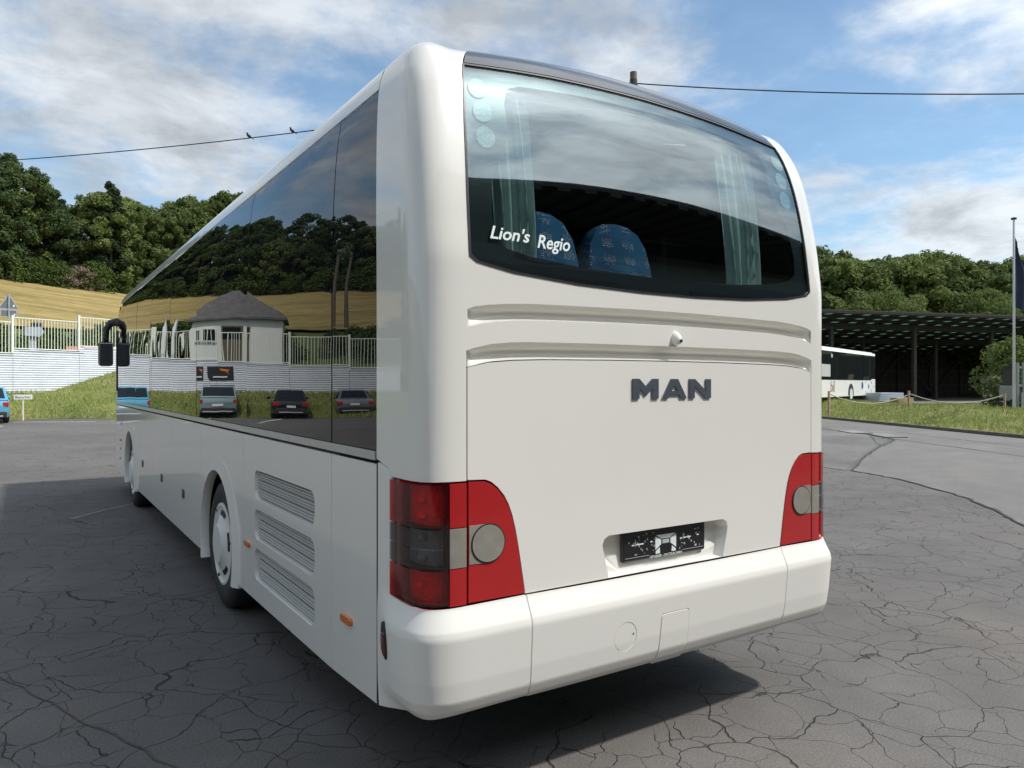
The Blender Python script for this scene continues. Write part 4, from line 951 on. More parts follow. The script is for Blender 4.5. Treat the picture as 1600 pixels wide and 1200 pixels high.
        patch('corner_gap_strip', [(f(.2575), .368), (f(.2765), .366), (f(.2765), 1.392), (f(.2575), 1.392)], 'black_gap', bus, off=-.001, depth=.004, step=.1)  # black strip stands in for the shade in the gap beside the bumper corner
        # lower panels
        zt = 1.388
        def arch(yc, r, z0, zc=.5, n=28):
            P = []
            a0 = math.asin(max(-1, (z0 - zc) / r))
            for k in range(n + 1):
                a = a0 + (math.pi - 2 * a0) * k / n; P.append((yc + r * math.cos(a), zc + r * math.sin(a)))
            return P       # from larger y to smaller y
        zb = .318
        AR = .60
        rear_door = patch('corner_flap', [(f(.278), .362), (f(.831), .335), (f(.831), zt), (f(.278), zt)], 'paint_white', bus, step=.1)
        vents = [(.985, 1.172), (.722, .918), (.458, .664)]
        vh = []
        for z0, z1 in vents:
            P = []
            for (cy_, cz_, r_, a0) in ((1.16, z0 + .07, .07, 180), (2.24, z0 + .06, .06, 270), (2.24, z1 - .06, .06, 0), (1.16, z1 - .07, .07, 90)):
                for k in range(7): t = R(a0 + 90 * k / 6); P.append((cy_ + r_ * math.cos(t), cz_ + r_ * math.sin(t)))
            vh.append(P)
        gp = patch('grille_panel', [(f(.840), .335), (f(2.50), zb), (f(2.56), .6), (f(2.585), 1.0), (f(2.585), zt), (f(.840), zt)], 'paint_white', bus, holes=[[(f(y), z) for y, z in P] for P in vh] if side < 0 else [], step=.07, depth=.045)
        if side < 0:
            for (z0, z1), P in zip(vents, vh):
                gr = patch('vent_grille', [(f(y), z) for y, z in P], 'grille_back', bus, off=-.045, depth=0, step=.1)
                n = 13
                for k in range(n):
                    z = z0 + .010 + (z1 - z0 - .02) * k / (n - 1); ph = (k / (n - 1) * 3) % 1.0; d = .004 + .016 * abs(math.sin(math.pi * ph))
                    ins = .07 - math.sqrt(max(0, .07 ** 2 - max(0, .07 - (z - z0), .07 - (z1 - z)) ** 2)) if min(z - z0, z1 - z) < .07 else 0
                    x = -HW + .038 - d
                    MB().prism([(x, z - .0035), (x + .014, z + .001), (x + .014, z + .004), (x, z + .0015)], 1.088 + ins, 2.31 - ins, 'Y').build('slat', 'grille_metal', gr)
        # wheel-arch surrounds
        for yc, y0, y1 in ((3.37, 2.595, 4.06), (9.05, 8.336, 9.78)):
            A = arch(yc, AR, zb)
            poly = [(f(y1), zb), (f(y1), zt), (f(y0), zt), (f(y0 - (.09 if yc < 5 else 0)), zb)] + [(f(y), z) for y, z in A[::-1]]
            if yc < 5: poly = [(f(y1), zb), (f(y1), zt), (f(2.592), zt), (f(2.592), 1.0), (f(2.567), .6), (f(2.508), zb)] + [(f(y), z) for y, z in A[::-1]]
            wp = patch('wheel_panel', poly, 'paint_white', bus, step=.07, depth=.02)
            # flared lip
            A1 = arch(yc, AR + .055, .285); A2 = arch(yc, AR - .035, .285)
            def lipoff(s, t, yc=yc):
                y = np.interp(np.abs(s), OS, OP[:, 1]); rr_ = np.hypot(y - yc, t - .5)
                return .030 * np.clip((AR + .055 - rr_) / .05, 0, 1)
            patch('arch_trim', [(f(y), z) for y, z in A1] + [(f(y), z) for y, z in A2[::-1]], 'bumper_white', bus, off=.001, depth=.07, step=.05, off_fn=lipoff)
            V = []; F = []
            for k in range(25):
                a = -.25 + (math.pi + .5) * k / 24
                for xx in (.6, 1.25): V.append((side * xx, yc + .61 * math.cos(a), .5 + .61 * math.sin(a)))
            F = [(2 * k, 2 * k + 1, 2 * k + 3, 2 * k + 2) for k in range(24)]
            mesh_obj('wheel_housing', V, F, 'underbody', bus)
        # luggage doors
        for y0, y1 in ((4.066, 5.5), (5.506, 6.97), (6.976, 8.33)):
            patch('luggage_door', [(f(y0), zb), (f(y1), zb), (f(y1), zt), (f(y0), zt)], 'paint_white', bus, step=.12)
        patch('front_side_panel', [(f(9.786), zb), (f(11.05), zb + .03), (f(11.05), zt), (f(9.786), zt)], 'paint_white', bus, step=.1)
        for y, z in ((4.915, .69), (6.25, .70), (7.83, .715)):
            k = patch('door_lock', [(f(y + a), z + b) for a, b in rrect(-.055, .055, -.043, .043, .02, 4)], 'black_plastic', bus, off=.006, depth=.01, step=.03)
            patch('lock_barrel', [(f(y + a), z + b) for a, b in circle2(0, .004, .02, 14)], 'chrome_dark', k, off=.011, depth=.006, step=.03)
        for y, z in ((2.47, .655), (.615, .633), (10.4, .86)):
            patch('side_marker', [(f(y + a), z + b) for a, b in rrect(-.062, .062, -.017, .017, .014, 4)], 'amber', bus, off=.016, depth=.018, step=.03)
        for y, z in ((10.35, 1.12), (10.42, .72), (10.5, .56)):
            patch('side_sensor', [(f(y + a), z + b) for a, b in circle2(0, 0, .022, 12)], 'black_plastic', bus, off=.004, depth=.006, step=.03)
        # wheels
        for yc in (3.37, 9.05):
            w = empty('wheel', (side * 1.13, yc, .49)); set_parent(w, bus)
            hx = .02
            MB().lathe([(side * (-.14), .30), (side * -.15, .42), (side * -.13, .475), (side * -.10, .495), (side * .08, .495), (side * .115, .475), (side * .138, .42), (side * .132, .335), (side * .11, .30)], 56, 'X', (side * 1.13, yc, .49)).build('tyre', 'rubber', w, True)
            hub = MB().lathe([(side * .112, .318), (side * .132, .315), (side * .136, .298), (side * .126, .282), (side * .120, .26), (side * .13, .215), (side * .155, .16), (side * .17, .145), (side * .172, .0001)], 56, 'X', (side * 1.13, yc, .49)).build('hub_cap', 'hub_white', w, True)
            for k in range(5):
                a0 = 2 * math.pi * k / 5 + .45; V = []; F = []
                for r_, dx in ((.214, .132), (.25, .122)):
                    for j in range(7): a = a0 + (j / 6 - .5) * .62; V.append((side * (1.13 + dx + .004), yc + r_ * math.cos(a), .5 + r_ * math.sin(a)))
                F = [(j, j + 1, 8 + j, 7 + j) for j in range(6)]
                mesh_obj('slot', V, F, 'black_gap', w)
            for k in range(3):
                a = 2 * math.pi * k / 3 + .9
                MB().lathe([(0, .016), (side * .006, .014), (side * .006, .0001)], 10, 'X', (side * (1.13 + .13), yc + .292 * math.cos(a), .5 + .292 * math.sin(a))).build('cap_bolt', 'black_gap', w)
    # ---- front end (hidden side)
    f0 = s_of_y(11.056, 1); lo = [(f0, .35), (SMAX - .002, .35), (SMAX - .002, 1.4), (f0, 1.4)]
    for fl in (lambda p: p, mirror):
        patch('front_panel', fl(lo), 'paint_white', bus, step=.1)
        patch('windscreen', fl([(s_of_y(11.156, 1), 1.447), (SMAX - .002, 1.41), (SMAX - .002, 3.05), (s_of_y(11.156, 1), 3.0)]), 'side_glass', bus, off=-.003, step=.1)
        patch('front_dome', fl([(s_of_y(11.206, 1), 3.056), (SMAX - .002, 3.056), (SMAX - .002, 3.49), (s_of_y(11.206, 1), 3.49)]), 'paint_white', bus, step=.1)
    # ---- roof deck
    ring = surf0(np.concatenate([np.linspace(-SMAX, SMAX, 900)[:-1]]), np.full(899, 3.486)); c = [len(ring)]
    V = [tuple(p) for p in ring]; m = [(p[0] * .6, p[1] + (5.7 - p[1]) * .12, 3.275) for p in ring]; n = len(V); V += m
    F = [(i, (i + 1) % n, n + (i + 1) % n, n + i) for i in range(n)] + [tuple(range(n, 2 * n))]
    o = mesh_obj('roof', V, F, 'paint_white', bus); bm = bmesh.new(); bm.from_mesh(o.data); bmesh.ops.recalc_face_normals(bm, faces=bm.faces); bm.to_mesh(o.data); bm.free()
    # ---- mirror arm with two heads, left front
    fx = -1.20; fy = 11.25
    arm = MB().tube([(-1.15, 11.28, 2.62), (-1.19, 11.33, 2.72), (-1.26, 11.37, 2.77), (-1.34, 11.40, 2.75), (-1.395, 11.42, 2.66), (-1.41, 11.42, 2.50)], [.07, .075, .072, .062, .05, .04], 14).build('mirror_arm', 'black_plastic', bus, True)
    mh = MB().bbox(-1.52, -1.30, 11.36, 11.50, 2.03, 2.44, .045).build('mirror_head', 'black_plastic', bus, True)
    MB().bbox(-1.505, -1.315, 11.352, 11.358, 2.06, 2.41, .002).build('mirror_glass', 'mirror_silver', mh)
    MB().bbox(-1.45, -1.37, 11.38, 11.46, 2.44, 2.53, .02).build('mirror_joint', 'black_plastic', mh, True)
    # ---- saloon seen through the rear window
    MB().box(-1.2, 1.2, .02, 11.2, 1.93, 1.96).box(-1.1, 1.1, -.13, .02, 1.93, 1.99).build('parcel_shelf', 'interior_dark', bus)
    def seat(x, y, z):
        V = []; F = []; prof = [(-.215, 0), (-.222, .2), (-.215, .36), (-.19, .47), (-.14, .545), (-.07, .58), (0, .588), (.07, .58), (.14, .545), (.19, .47), (.215, .36), (.222, .2), (.215, 0)]
        nn = len(prof); sc = [(.0, .93), (.015, .985), (.05, 1.0), (.1, .99), (.13, .93)]
        for dy, k in sc:
            for a, b in prof: V.append((x + a * k, y + dy + b * .12, z + b * k))
        for i in range(len(sc) - 1):
            for j in range(nn - 1): F.append((i * nn + j, i * nn + j + 1, (i + 1) * nn + j + 1, (i + 1) * nn + j))
        F += [tuple(range(nn)), tuple(range((len(sc) - 1) * nn, len(sc) * nn))[::-1]]
        o = mesh_obj('seat_back', V, F, 'seat_fabric', bus); bm = bmesh.new(); bm.from_mesh(o.data); bmesh.ops.recalc_face_normals(bm, faces=bm.faces); bm.to_mesh(o.data); bm.free()
        o.data.shade_smooth(); o.data.set_sharp_from_angle(angle=R(40))
        return o
    for x, y in ((-.49, .10), (.012, .12), (-.92, .12), (-.85, 1.3), (-.4, 1.3)): seat(x, y, 1.975)
    MB().bbox(.44, .95, .30, .7, 2.09, 2.56, .02).build('fridge_box', 'black_plastic', bus)
    for x0, x1, y in ((-.90, -.70, -.075), (.54, .80, -.06)):
        V = []; F = []; n = 26
        for i in range(n + 1):
            x = x0 + (x1 - x0) * i / n
            for z in np.linspace(2.2, 3.02, 8):
                V.append((x, y + .02 * math.sin(i * 1.15) + .008 * math.sin(i * 2.7 + z * 3) + .16 * max(0, z - 2.3) ** 1.5, z))
        for i in range(n):
            for j in range(7): a = i * 8 + j; F.append((a, a + 8, a + 9, a + 1))
        mesh_obj('curtain', V, F, 'curtain', bus, smooth=True)
    MB().box(-1.1, 1.1, .5, 11, 3.05, 3.1).build('ceiling_panel', 'interior_grey', bus)
    MB().box(.85, 1.15, 1.2, 10, 2.85, 3.0).box(-1.15, -.85, 1.2, 10, 2.85, 3.0).build('luggage_rack', 'interior_grey', bus)
    MB().bbox(-.25, .3, -.02, .5, .40, .46, .02).build('exhaust_shield', 'underbody', bus)
build_coach()
# ------------------------------------------------------------------ retaining wall, fence and things on the bank
mat('white_sheet', (.66, .68, .72), .5, noise=(1.2, .08)); mat('fence_paint', (.72, .74, .62), .5); mat('cap_grey', (.45, .46, .47), .6)
KT = {-6: 2.45, -5: 2.6, -4: 2.75, -3: 2.9, -2: 3.1, -1: 3.30, 0: 3.56, 1: 3.84, 2: 4.05, 3: 4.2, 4: 4.3}
PL = 3.55
wall = empty('corrugated_wall', (*wpt(-5), 0)); tag(wall, 'white corrugated retaining wall stepping up the bank under the fence', 'wall')
for k, zt in KT.items():
    if k < -5 + 0: continue
    a0 = k * PL; mb = MB(); pitch = .125; z = .2; prof = [(.12, z)]
    while z < zt - .08:
        for f_, d in ((0, 0), (.12, .0), (.25, -.035), (.62, -.035), (.8, 0)): prof.append((d, z + f_ * pitch))
        z += pitch
    prof += [(0, zt - .06), (.12, zt - .06)]
    M = Matrix.Translation((*W0, 0)) @ Matrix.Rotation(WA, 4, 'Z')
    mb.prism([(b, zz) for b, zz in prof], a0 + .01, a0 + PL - .01, 'X', M); mb.build('cladding_panel', 'white_sheet', wall)
    MB().bbox(a0 - .01 + (.28 if k >= 0 else 0), a0 + PL + (.28 if k >= 0 else 0) - .02, -.06, .2, zt - .058, zt, .01, M).build('coping', 'white_sheet', wall)
fence = empty('railing_fence', (*wpt(-5), 2.6)); tag(fence, 'pale metal railing fence with upright bars on top of the white wall', 'fence')
bar = None; M = Matrix.Translation((*W0, 0)) @ Matrix.Rotation(WA, 4, 'Z')
for k, zt in KT.items():
    if k < -5 or k > 2: continue
    a0 = k * PL; h = 1.7; z0 = zt + .05
    MB().box(a0 - .06, a0 + .06, -.02, .1, zt - .2, zt + h + .12, M).build('post', 'fence_paint', fence)
    MB().box(a0 + .062, a0 + PL - .062, .02, .06, z0 + h - .06, z0 + h - .01, M).build('top_rail', 'fence_paint', fence); MB().box(a0 + .062, a0 + PL - .062, .02, .06, z0, z0 + .05, M).build('bottom_rail', 'fence_paint', fence)
    for i in range(1, 21):
        if bar is None: bar = MB().box(-.015, .015, -.012, .012, .052, 1.638).build('bar', 'fence_paint'); o = bar
        else: o = bar.copy(); COL.objects.link(o)
        x, y = wpt(a0 + PL * i / 21, .04); o.location = (x, y, z0); o.rotation_euler = (0, 0, WA); set_parent(o, fence)
# signs on the wall (seen mirrored in the side windows)
mat('sign_black', (.02, .02, .022), .4); mat('sign_orange', (.75, .2, .03), .5); mat('sign_white', (.75, .75, .72), .6); mat('sign_back', (.16, .17, .18), .5, metal=.3); mat('galv', (.5, .52, .54), .45, metal=.6, noise=(6, .15))
for a, w, lab in ((-6.0, .75, 'small black panel with an orange mark on the white wall'), (-7.3, 1.25, 'wide black panel with an orange mark on the white wall')):
    t = empty('wall_sign', (*wpt(a, -.04), 1.9)); tag(t, lab, 'sign', 'black panels on the corrugated wall')
    Ms = Matrix.Translation((*wpt(a, -.04), 1.9)) @ Matrix.Rotation(WA, 4, 'Z')
    MB().bbox(-w / 2, w / 2, -.02, .0, 0, .78, .004, Ms).build('panel', 'sign_black', t)
    MB().prism([(-w * .38, .60), (w * .02, .68), (-w * .05, .55), (-w * .20, .52), (-w * .36, .30), (-w * .27, .50)], -.026, -.021, 'Y', Ms).build('mark', 'sign_orange', t)
    MB().box(-w * .28, w * .36, -.025, -.021, .17, .24, Ms).build('text_line', 'sign_white', t)
# visitor sign
vs = empty('visitor_sign', (-2.55, 34.9 + 3.1, .2)); tag(vs, 'small white board on a stake in the grass beside the blue car', 'sign'); vx, vy, vz = -2.60, 38.3, .1
mat('board_white', (.72, .70, .62), .7); mat('ink', (.05, .04, .04), .7)
MB().bbox(vx - .36, vx + .36, vy - .012, vy + .012, 1.02, 1.24, .004).build('board', 'board_white', vs); MB().box(vx - .025, vx + .025, vy + .013, vy + .05, .05, 1.2).build('stake', 'board_white', vs)
text_mesh('board_text', 'Besucher', .17, 'ink', Matrix.Translation((vx - .30, vy - .016, 1.075)) @ Matrix.Rotation(R(90), 4, 'X'), vs, .001, width=.60)
# back of a warning sign beyond the fence
tx, ty = wpt(1.45, 3.2); ts = empty('traffic_sign', (tx, ty, 3.2)); tag(ts, 'grey back of a triangular traffic sign with a plate below, behind the fence', 'sign')
Ms = Matrix.Translation((tx, ty, 0)) @ Matrix.Rotation(R(8), 4, 'Z')
MB().tube([(tx, ty, 3.0), (tx, ty, 6.85)], .04, 10).build('pole', 'galv', ts)
MB().prism([(-.5, 6.0), (.5, 6.0), (0, 6.86)], .045, .06, 'Y', Ms).build('triangle_rim', 'galv', ts); MB().prism([(-.44, 6.035), (.44, 6.035), (0, 6.79)], .036, .044, 'Y', Ms).build('triangle_back', 'sign_back', ts)
MB().box(-.4, .4, .045, .06, 5.55, 5.96, Ms).build('plate_rim', 'galv', ts); MB().box(-.36, .36, .036, .044, 5.59, 5.92, Ms).build('plate_back', 'sign_back', ts)
MB().box(.2, .28, .030, .035, 6.12, 6.24, Ms).box(.24, .31, .030, .035, 5.62, 5.74, Ms).build('sticker', 'sign_white', ts)
# grey machine and barrier board behind the fence
gx, gy = wpt(2.95, 3.6); gm = empty('site_machine', (gx, gy, 3.3)); tag(gm, 'grey machine on a stand behind the white fence', 'machine'); mat('machine_grey', (.33, .36, .42), .5, noise=(3, .2))
Mg = Matrix.Translation((gx, gy, 0)) @ Matrix.Rotation(WA * .4, 4, 'Z')
MB().prism([(-.45, 4.55), (.3, 4.5), (.55, 4.8), (.35, 5.1), (-.45, 5.05)], -.3, .3, 'Y', Mg).build('body', 'machine_grey', gm); MB().bbox(-.18, .18, -.15, .15, 3.3, 4.52, .02, Mg).build('stand', 'machine_grey', gm)
MB().bbox(-.05, .5, -.25, .25, 5.1, 5.35, .03, Mg).build('motor_cover', 'black_plastic', gm); MB().tube([tuple(Mg @ Vector((-.4, 0, 5.0))), tuple(Mg @ Vector((-.38, 0, 5.9)))], .015, 6).build('antenna', 'galv', gm)
mat('barrier_red', (.55, .22, .2), .7); mat('barrier_white', (.6, .58, .54), .7)
bb = empty('barrier_board', (*wpt(5, 2.2), 3.3)); tag(bb, 'faded red and white barrier board lying low behind the fence', 'barrier'); Mb = Matrix.Translation((*W0, 0)) @ Matrix.Rotation(WA, 4, 'Z')
for i in range(8): MB().box(4.1 + i * .95, 4.1 + (i + 1) * .95, 2.2, 2.26, 3.66 + .012 * i, 3.98 + .012 * i, Mb).build('board_segment', 'barrier_red' if i % 4 != 3 else 'barrier_white', bb)
# white feather banner
fx_, fy_ = wpt(-3.9, 1.2); fb = empty('feather_banner', (fx_, fy_, 3.1)); tag(fb, 'slim white feather banner behind the fence, mirrored in the side windows', 'banner')
MB().tube([(fx_, fy_, 3.0), (fx_, fy_, 5.9)], .02, 6).build('pole', 'galv', fb); MB().prism([(.03, 3.2), (.35, 3.2), (.28, 5.2), (.03, 5.75)], -.006, .006, 'Y', Matrix.Translation((fx_, fy_, 0)) @ Matrix.Rotation(WA, 4, 'Z')).build('cloth', 'sign_white', fb)
# ------------------------------------------------------------------ white house behind the wall
mat('render_white', (.72, .72, .70), .8, noise=(1.5, .06)); mat('slate', (.10, .092, .088), .7, noise=(2.5, .35)); mat('wood_door', (.12, .095, .06), .7); mat('pane_dark', (.015, .017, .02), .05)
hx, hy = -12.4, 51.5; hs = empty('house', (hx, hy, 3.2)); tag(hs, 'small white house with slate hip roof mirrored in the side windows', 'house'); HA = R(18); Mh = Matrix.Translation((hx, hy, 0)) @ Matrix.Rotation(HA, 4, 'Z')
MB().box(-2.95, 2.95, -2.4, 2.4, 2.9, 6.15, Mh).build('wall', 'render_white', hs)
V = [Mh @ Vector(p) for p in ((-3.25, -2.75, 6.1), (3.25, -2.75, 6.1), (3.25, 2.75, 6.1), (-3.25, 2.75, 6.1), (-.25, 0, 8.75), (.25, 0, 8.75), (-3.25, -2.75, 6.26), (3.25, -2.75, 6.26), (3.25, 2.75, 6.26), (-3.25, 2.75, 6.26))]
mesh_obj('roof', V, [(3, 2, 1, 0), (0, 1, 7, 6), (1, 2, 8, 7), (2, 3, 9, 8), (3, 0, 6, 9), (6, 7, 5, 4), (7, 8, 5), (8, 9, 4, 5), (9, 6, 4)], 'slate', hs)
d = MB().bbox(-.9, .3, -2.46, -2.405, 3.2, 5.6, .01, Mh).build('door', 'wood_door', hs); MB().box(-.8, .2, -2.475, -2.462, 4.7, 5.5, Mh).build('door_pane', 'pane_dark', d)
for x in (1.2, 2.25):
    w = MB().bbox(x - .42, x + .42, -2.45, -2.405, 4.55, 5.4, .01, Mh).build('window', 'render_white', hs); MB().box(x - .36, x + .36, -2.462, -2.452, 4.6, 5.35, Mh).build('pane', 'pane_dark', w); MB().box(x - .5, x + .5, -2.52, -2.405, 4.46, 4.54, Mh).build('sill', 'cap_grey', w)
# ------------------------------------------------------------------ poles and wires, birds
mat('pole_wood', (.14, .115, .09), .85, noise=(5, .25)); mat('wire', (.012, .012, .014), .6)
WP = [(14.56, 15.97, 12.2), (-21.3, 56.5, 13.7), (-22.9, 57.8, 13.8)]
for i, (x, y, z) in enumerate(WP):
    g0 = -.2 if i == 0 else 6.5
    t = empty('utility_pole', (x, y, g0)); tag(t, ('weathered timber power pole rising behind the coach roof', 'left one of the two timber poles mirrored in the rear side window', 'right one of the two timber poles mirrored in the rear side window')[i], 'pole', 'timber power poles')
    MB().tube([(x, y, g0), (x, y, z)], [.17, .115], 12).build('shaft', 'pole_wood', t, True)
    MB().tube([(x, y, z - .45), (x, y, z - .25)], .13, 10).build('cap_band', 'black_plastic', t); MB().tube([(x - .2, y, z - .38), (x + .2, y, z - .38)], .02, 6).build('insulator_arm', 'galv', t)
def wire(name, A, B, sag, label, r=.02):
    A = Vector(A); B = Vector(B); pts = [A.lerp(B, i / 40) - Vector((0, 0, sag * 4 * (i / 40) * (1 - i / 40))) for i in range(41)]
    o = MB().tube(pts, r, 6).build(name, 'wire', None, True); tag(o, label, 'cable'); return pts
w1 = wire('power_cable', (14.56, 15.97, 11.83), (-21.3, 56.5, 13.3), 1.2, 'black power cable sagging over the coach towards the left wood')
w2 = wire('power_cable', (14.56, 15.97, 11.83), (33.6, -5.5, 9.93), .8, 'black power cable running right from the timber pole')
wire('power_cable', (-21.3, 56.5, 13.3), (-22.9, 57.8, 13.4), .02, 'short cable joining the two mirrored timber poles')
mat('bird_black', (.02, .02, .022), .7)
def bird(u, label):
    best = min((p for p in [w1[i].lerp(w1[i + 1], k / 20) for i in range(40) for k in range(20)]), key=lambda p: abs((lambda d: 800 + 1163.4 * (.8367 * d.x - .5477 * d.y) / (.5477 * d.x + .8367 * d.y) - u)(p - Vector((-2.546, -2.714, 1.732)))))
    b = empty('bird', best + Vector((0, 0, .02))); tag(b, label, 'bird', 'birds on the cable')
    M = Matrix.Translation(best + Vector((0, 0, .085))) @ Matrix.Rotation(R(-35), 4, 'Z') @ Matrix.Rotation(R(35), 4, 'Y') @ Matrix.Scale(.75, 4)
    def ell(c, r, nm):
        bm = bmesh.new(); bmesh.ops.create_uvsphere(bm, u_segments=12, v_segments=8, radius=1)
        for v in bm.verts: v.co = M @ Vector((c[0] + v.co.x * r[0], c[1] + v.co.y * r[1], c[2] + v.co.z * r[2]))
        me = bpy.data.meshes.new(nm); bm.to_mesh(me); bm.free(); me.materials.append(MAT['bird_black']); me.shade_smooth(); o = bpy.data.objects.new(nm, me); COL.objects.link(o); set_parent(o, b); return o
    ell((0, 0, 0), (.15, .075, .075), 'body'); ell((-.15, 0, .06), (.055, .05, .05), 'head')
    mesh_obj('beak', [M @ Vector(p) for p in ((-.195, .015, .06), (-.195, -.015, .06), (-.195, 0, .08), (-.25, 0, .055))], [(0, 1, 2), (0, 3, 1), (1, 3, 2), (2, 3, 0)], 'bird_black', b)
    MB().prism([(.08, -.02), (.3, -.015), (.3, .01), (.08, .03)], -.03, .03, 'Y', M).build('tail', 'bird_black', b)
    for s in (-.02, .02): MB().tube([best + Vector((s, 0, .08)), best + Vector((s, 0, .015))], .006, 5).build('leg', 'bird_black', b)
bird(388, 'left one of the two small black birds perched on the cable'); bird(457, 'right one of the two small black birds, nearer the coach roof')

# ------------------------------------------------------------------ parked cars
mat('car_blue', (.13, .42, .60), .2, metal=.3, coat=.8); mat('car_greygreen', (.26, .36, .37), .2, metal=.4, coat=.8); mat('car_black', (.012, .012, .014), .15, coat=.9); mat('car_silver', (.22, .24, .26), .2, metal=.5, coat=.8)
mat('car_glass', (.012, .014, .016), .03, ior=1.6); mat('tail_red', (.45, .02, .02), .2, coat=.5); mat('plate_white', (.72, .72, .7), .5); mat('car_lower', (.02, .02, .021), .6); mat('skid', (.45, .46, .48), .4, metal=.4)
def car(label, x, y, rz, paint, kind):
    c = empty('parked_car', (x, y, 0), rz); tag(c, label, 'car', 'cars parked nose-in below the wall')
    # local: rear at y=0, nose +y.  stations: y, half width, belt height, lower edge
    W = {'suv': .93, 'hatch': .91, 'sedan': .92}[kind]; H = {'suv': 1.66, 'hatch': 1.50, 'sedan': 1.45}[kind]; L = {'suv': 4.5, 'hatch': 4.3, 'sedan': 4.75}[kind]; B = {'suv': 1.06, 'hatch': .96, 'sedan': .94}[kind]
    nose = B - .12
    st = [(0, .80, .62, B - .22, .42), (.05, .93, .55, B - .06, .34), (.3, 1.0, .5, B, .26), (1.2, 1.0, .5, B, .2), (2.6, 1.0, .5, B - .02, .2), (3.2, .99, .5, B - .04, .2), (L - .5, .95, .5, nose - .02, .24), (L - .08, .82, .5, nose - .14, .3), (L, .7, .5, nose - .25, .36)]
    V = []; F = []; K = 10
    for yy, w, _, top, lo in st:
        w *= W; ring = [(-w * .9, lo), (-w * .985, lo + .1), (-w, (lo + top) / 2), (-w * .97, top - .06), (-w * .9, top), (w * .9, top), (w * .97, top - .06), (w, (lo + top) / 2), (w * .985, lo + .1), (w * .9, lo)]
        V += [(a, yy, z) for a, z in ring]
    for i in range(len(st) - 1):
        for k in range(K): F.append((i * K + k, i * K + (k + 1) % K, (i + 1) * K + (k + 1) % K, (i + 1) * K + k))
    F += [tuple(range(K)), tuple(range((len(st) - 1) * K, len(st) * K))]
    body = MB().add(V, F).build('body', paint, c, True, local=True)
    # greenhouse
    if kind == 'sedan': g = [(.75, B - .02, .80), (1.35, H - .06, .66), (2.0, H, .66), (2.6, H - .03, .66), (3.5, B - .02, .82)]
    elif kind == 'hatch': g = [(.12, B - .02, .80), (.62, H - .07, .68), (1.4, H, .68), (2.3, H - .03, .67), (3.2, B - .02, .82)]
    else: g = [(.08, B - .02, .84), (.42, H - .06, .71), (1.3, H, .71), (2.3, H - .03, .70), (3.1, B - .02, .84)]
    g = [(a, b, w * W / .92) for a, b, w in g]
    V = []; F = []
    for (yy, z, w) in g: V += [(-w, yy, z), (w, yy, z)]
    wb = .86 * W / .92
    base = [(-wb, g[0][0] - .02, B - .03), (wb, g[0][0] - .02, B - .03), (wb, g[-1][0] + .05, B - .03), (-wb, g[-1][0] + .05, B - .03)]
    n = len(V); V += base
    for i in range(len(g) - 1): F.append((2 * i, 2 * i + 1, 2 * i + 3, 2 * i + 2))
    F += [tuple([n, 0] + [2 * i for i in range(1, len(g))] + [n + 3]), tuple([n + 1, 1] + [2 * i + 1 for i in range(1, len(g))] + [n + 2]), (n, n + 1, 1, 0)]
    MB().add(V, F).build('cabin', paint, c, local=True)
    def lerp3(a, b, t): return [a[i] + (b[i] - a[i]) * t for i in range(3)]
    # rear and front panes laid just proud of the cabin
    def pane(i, j, nm, t0=.12, t1=.9, sx_=.88):
        a, b = g[i], g[j]; d = Vector((0, b[0] - a[0], b[1] - a[1])).normalized(); nn = Vector((0, -d.z, d.y)) * .012
        if nn.z < 0: nn = -nn
        P = []
        for t, s in ((t0, -1), (t0, 1), (t1, 1), (t1, -1)):
            w = (a[2] + (b[2] - a[2]) * t) * sx_; P.append(Vector((s * w, a[0] + (b[0] - a[0]) * t, a[1] + (b[1] - a[1]) * t)) + nn)
        o = mesh_obj(nm, P, [(0, 1, 2, 3)], 'car_glass'); link_local(o, c)
    pane(0, 1, 'rear_window'); pane(len(g) - 1, len(g) - 2, 'windscreen')
    for s in (-1, 1):
        P = []
        for yy, zf in ((g[0][0] + .38, .14), (g[1][0] + .2, .86), (g[2][0], .87), (g[3][0], .86), (g[4][0] - .35, .14)):
            zz = B - .02 + (H - B) * zf * .98; w = (.845 + (.69 - .845) * zf) * W / .92 + .02; P.append((s * w, yy, zz))
        o = mesh_obj('side_window', P, [tuple(range(5)) if s > 0 else tuple(range(4, -1, -1))], 'car_glass'); link_local(o, c)
        MB().bbox(s * W * .93 - .22 * (s > 0), s * W * .93 + .22 * (s < 0), -.015, .12, B - .30, B - .12, .02).build('tail_lamp', 'tail_red', c, local=True)
        MB().bbox(s * (W + .04) - .09, s * (W + .04) + .09, g[3][0] + .15, g[3][0] + .3, B - .02, B + .12, .03).build('door_mirror', paint, c, local=True)
        for yy in (.85, L - .9):
            w = empty('wheel', (s * (W - .13), yy, .34)); link_local(w, c)
            MB().lathe([(-.1, .2), (-.11, .3), (-.08, .335), (.08, .335), (.11, .3), (.1, .2)], 24, 'X').build('tyre', 'rubber', w, True, local=True)
            MB().lathe([(s * .085, .215), (s * .095, .19), (s * .07, .1), (s * .085, .0001)], 20, 'X').build('rim', 'galv', w, True, local=True)
    MB().bbox(-W * .86, W * .86, -.03, .25, .26, .52, .03).build('bumper_insert', 'car_lower', c, local=True)
    MB().bbox(-W * .7, W * .7, -.045, .05, .30, .36, .012).build('skid_plate', 'skid', c, local=True)
    pz = .60 if kind != 'hatch' else .56
    MB().bbox(-.26, .26, -.045, .02, pz, pz + .11, .004).build('number_plate', 'plate_white', c, local=True)
    return c
def pcar(a, b): return wpt(a, b)
HD = R(14)
car('light blue hatchback half cut off at the left edge below the wall', -3.98, 36.5, R(4), 'car_blue', 'suv')
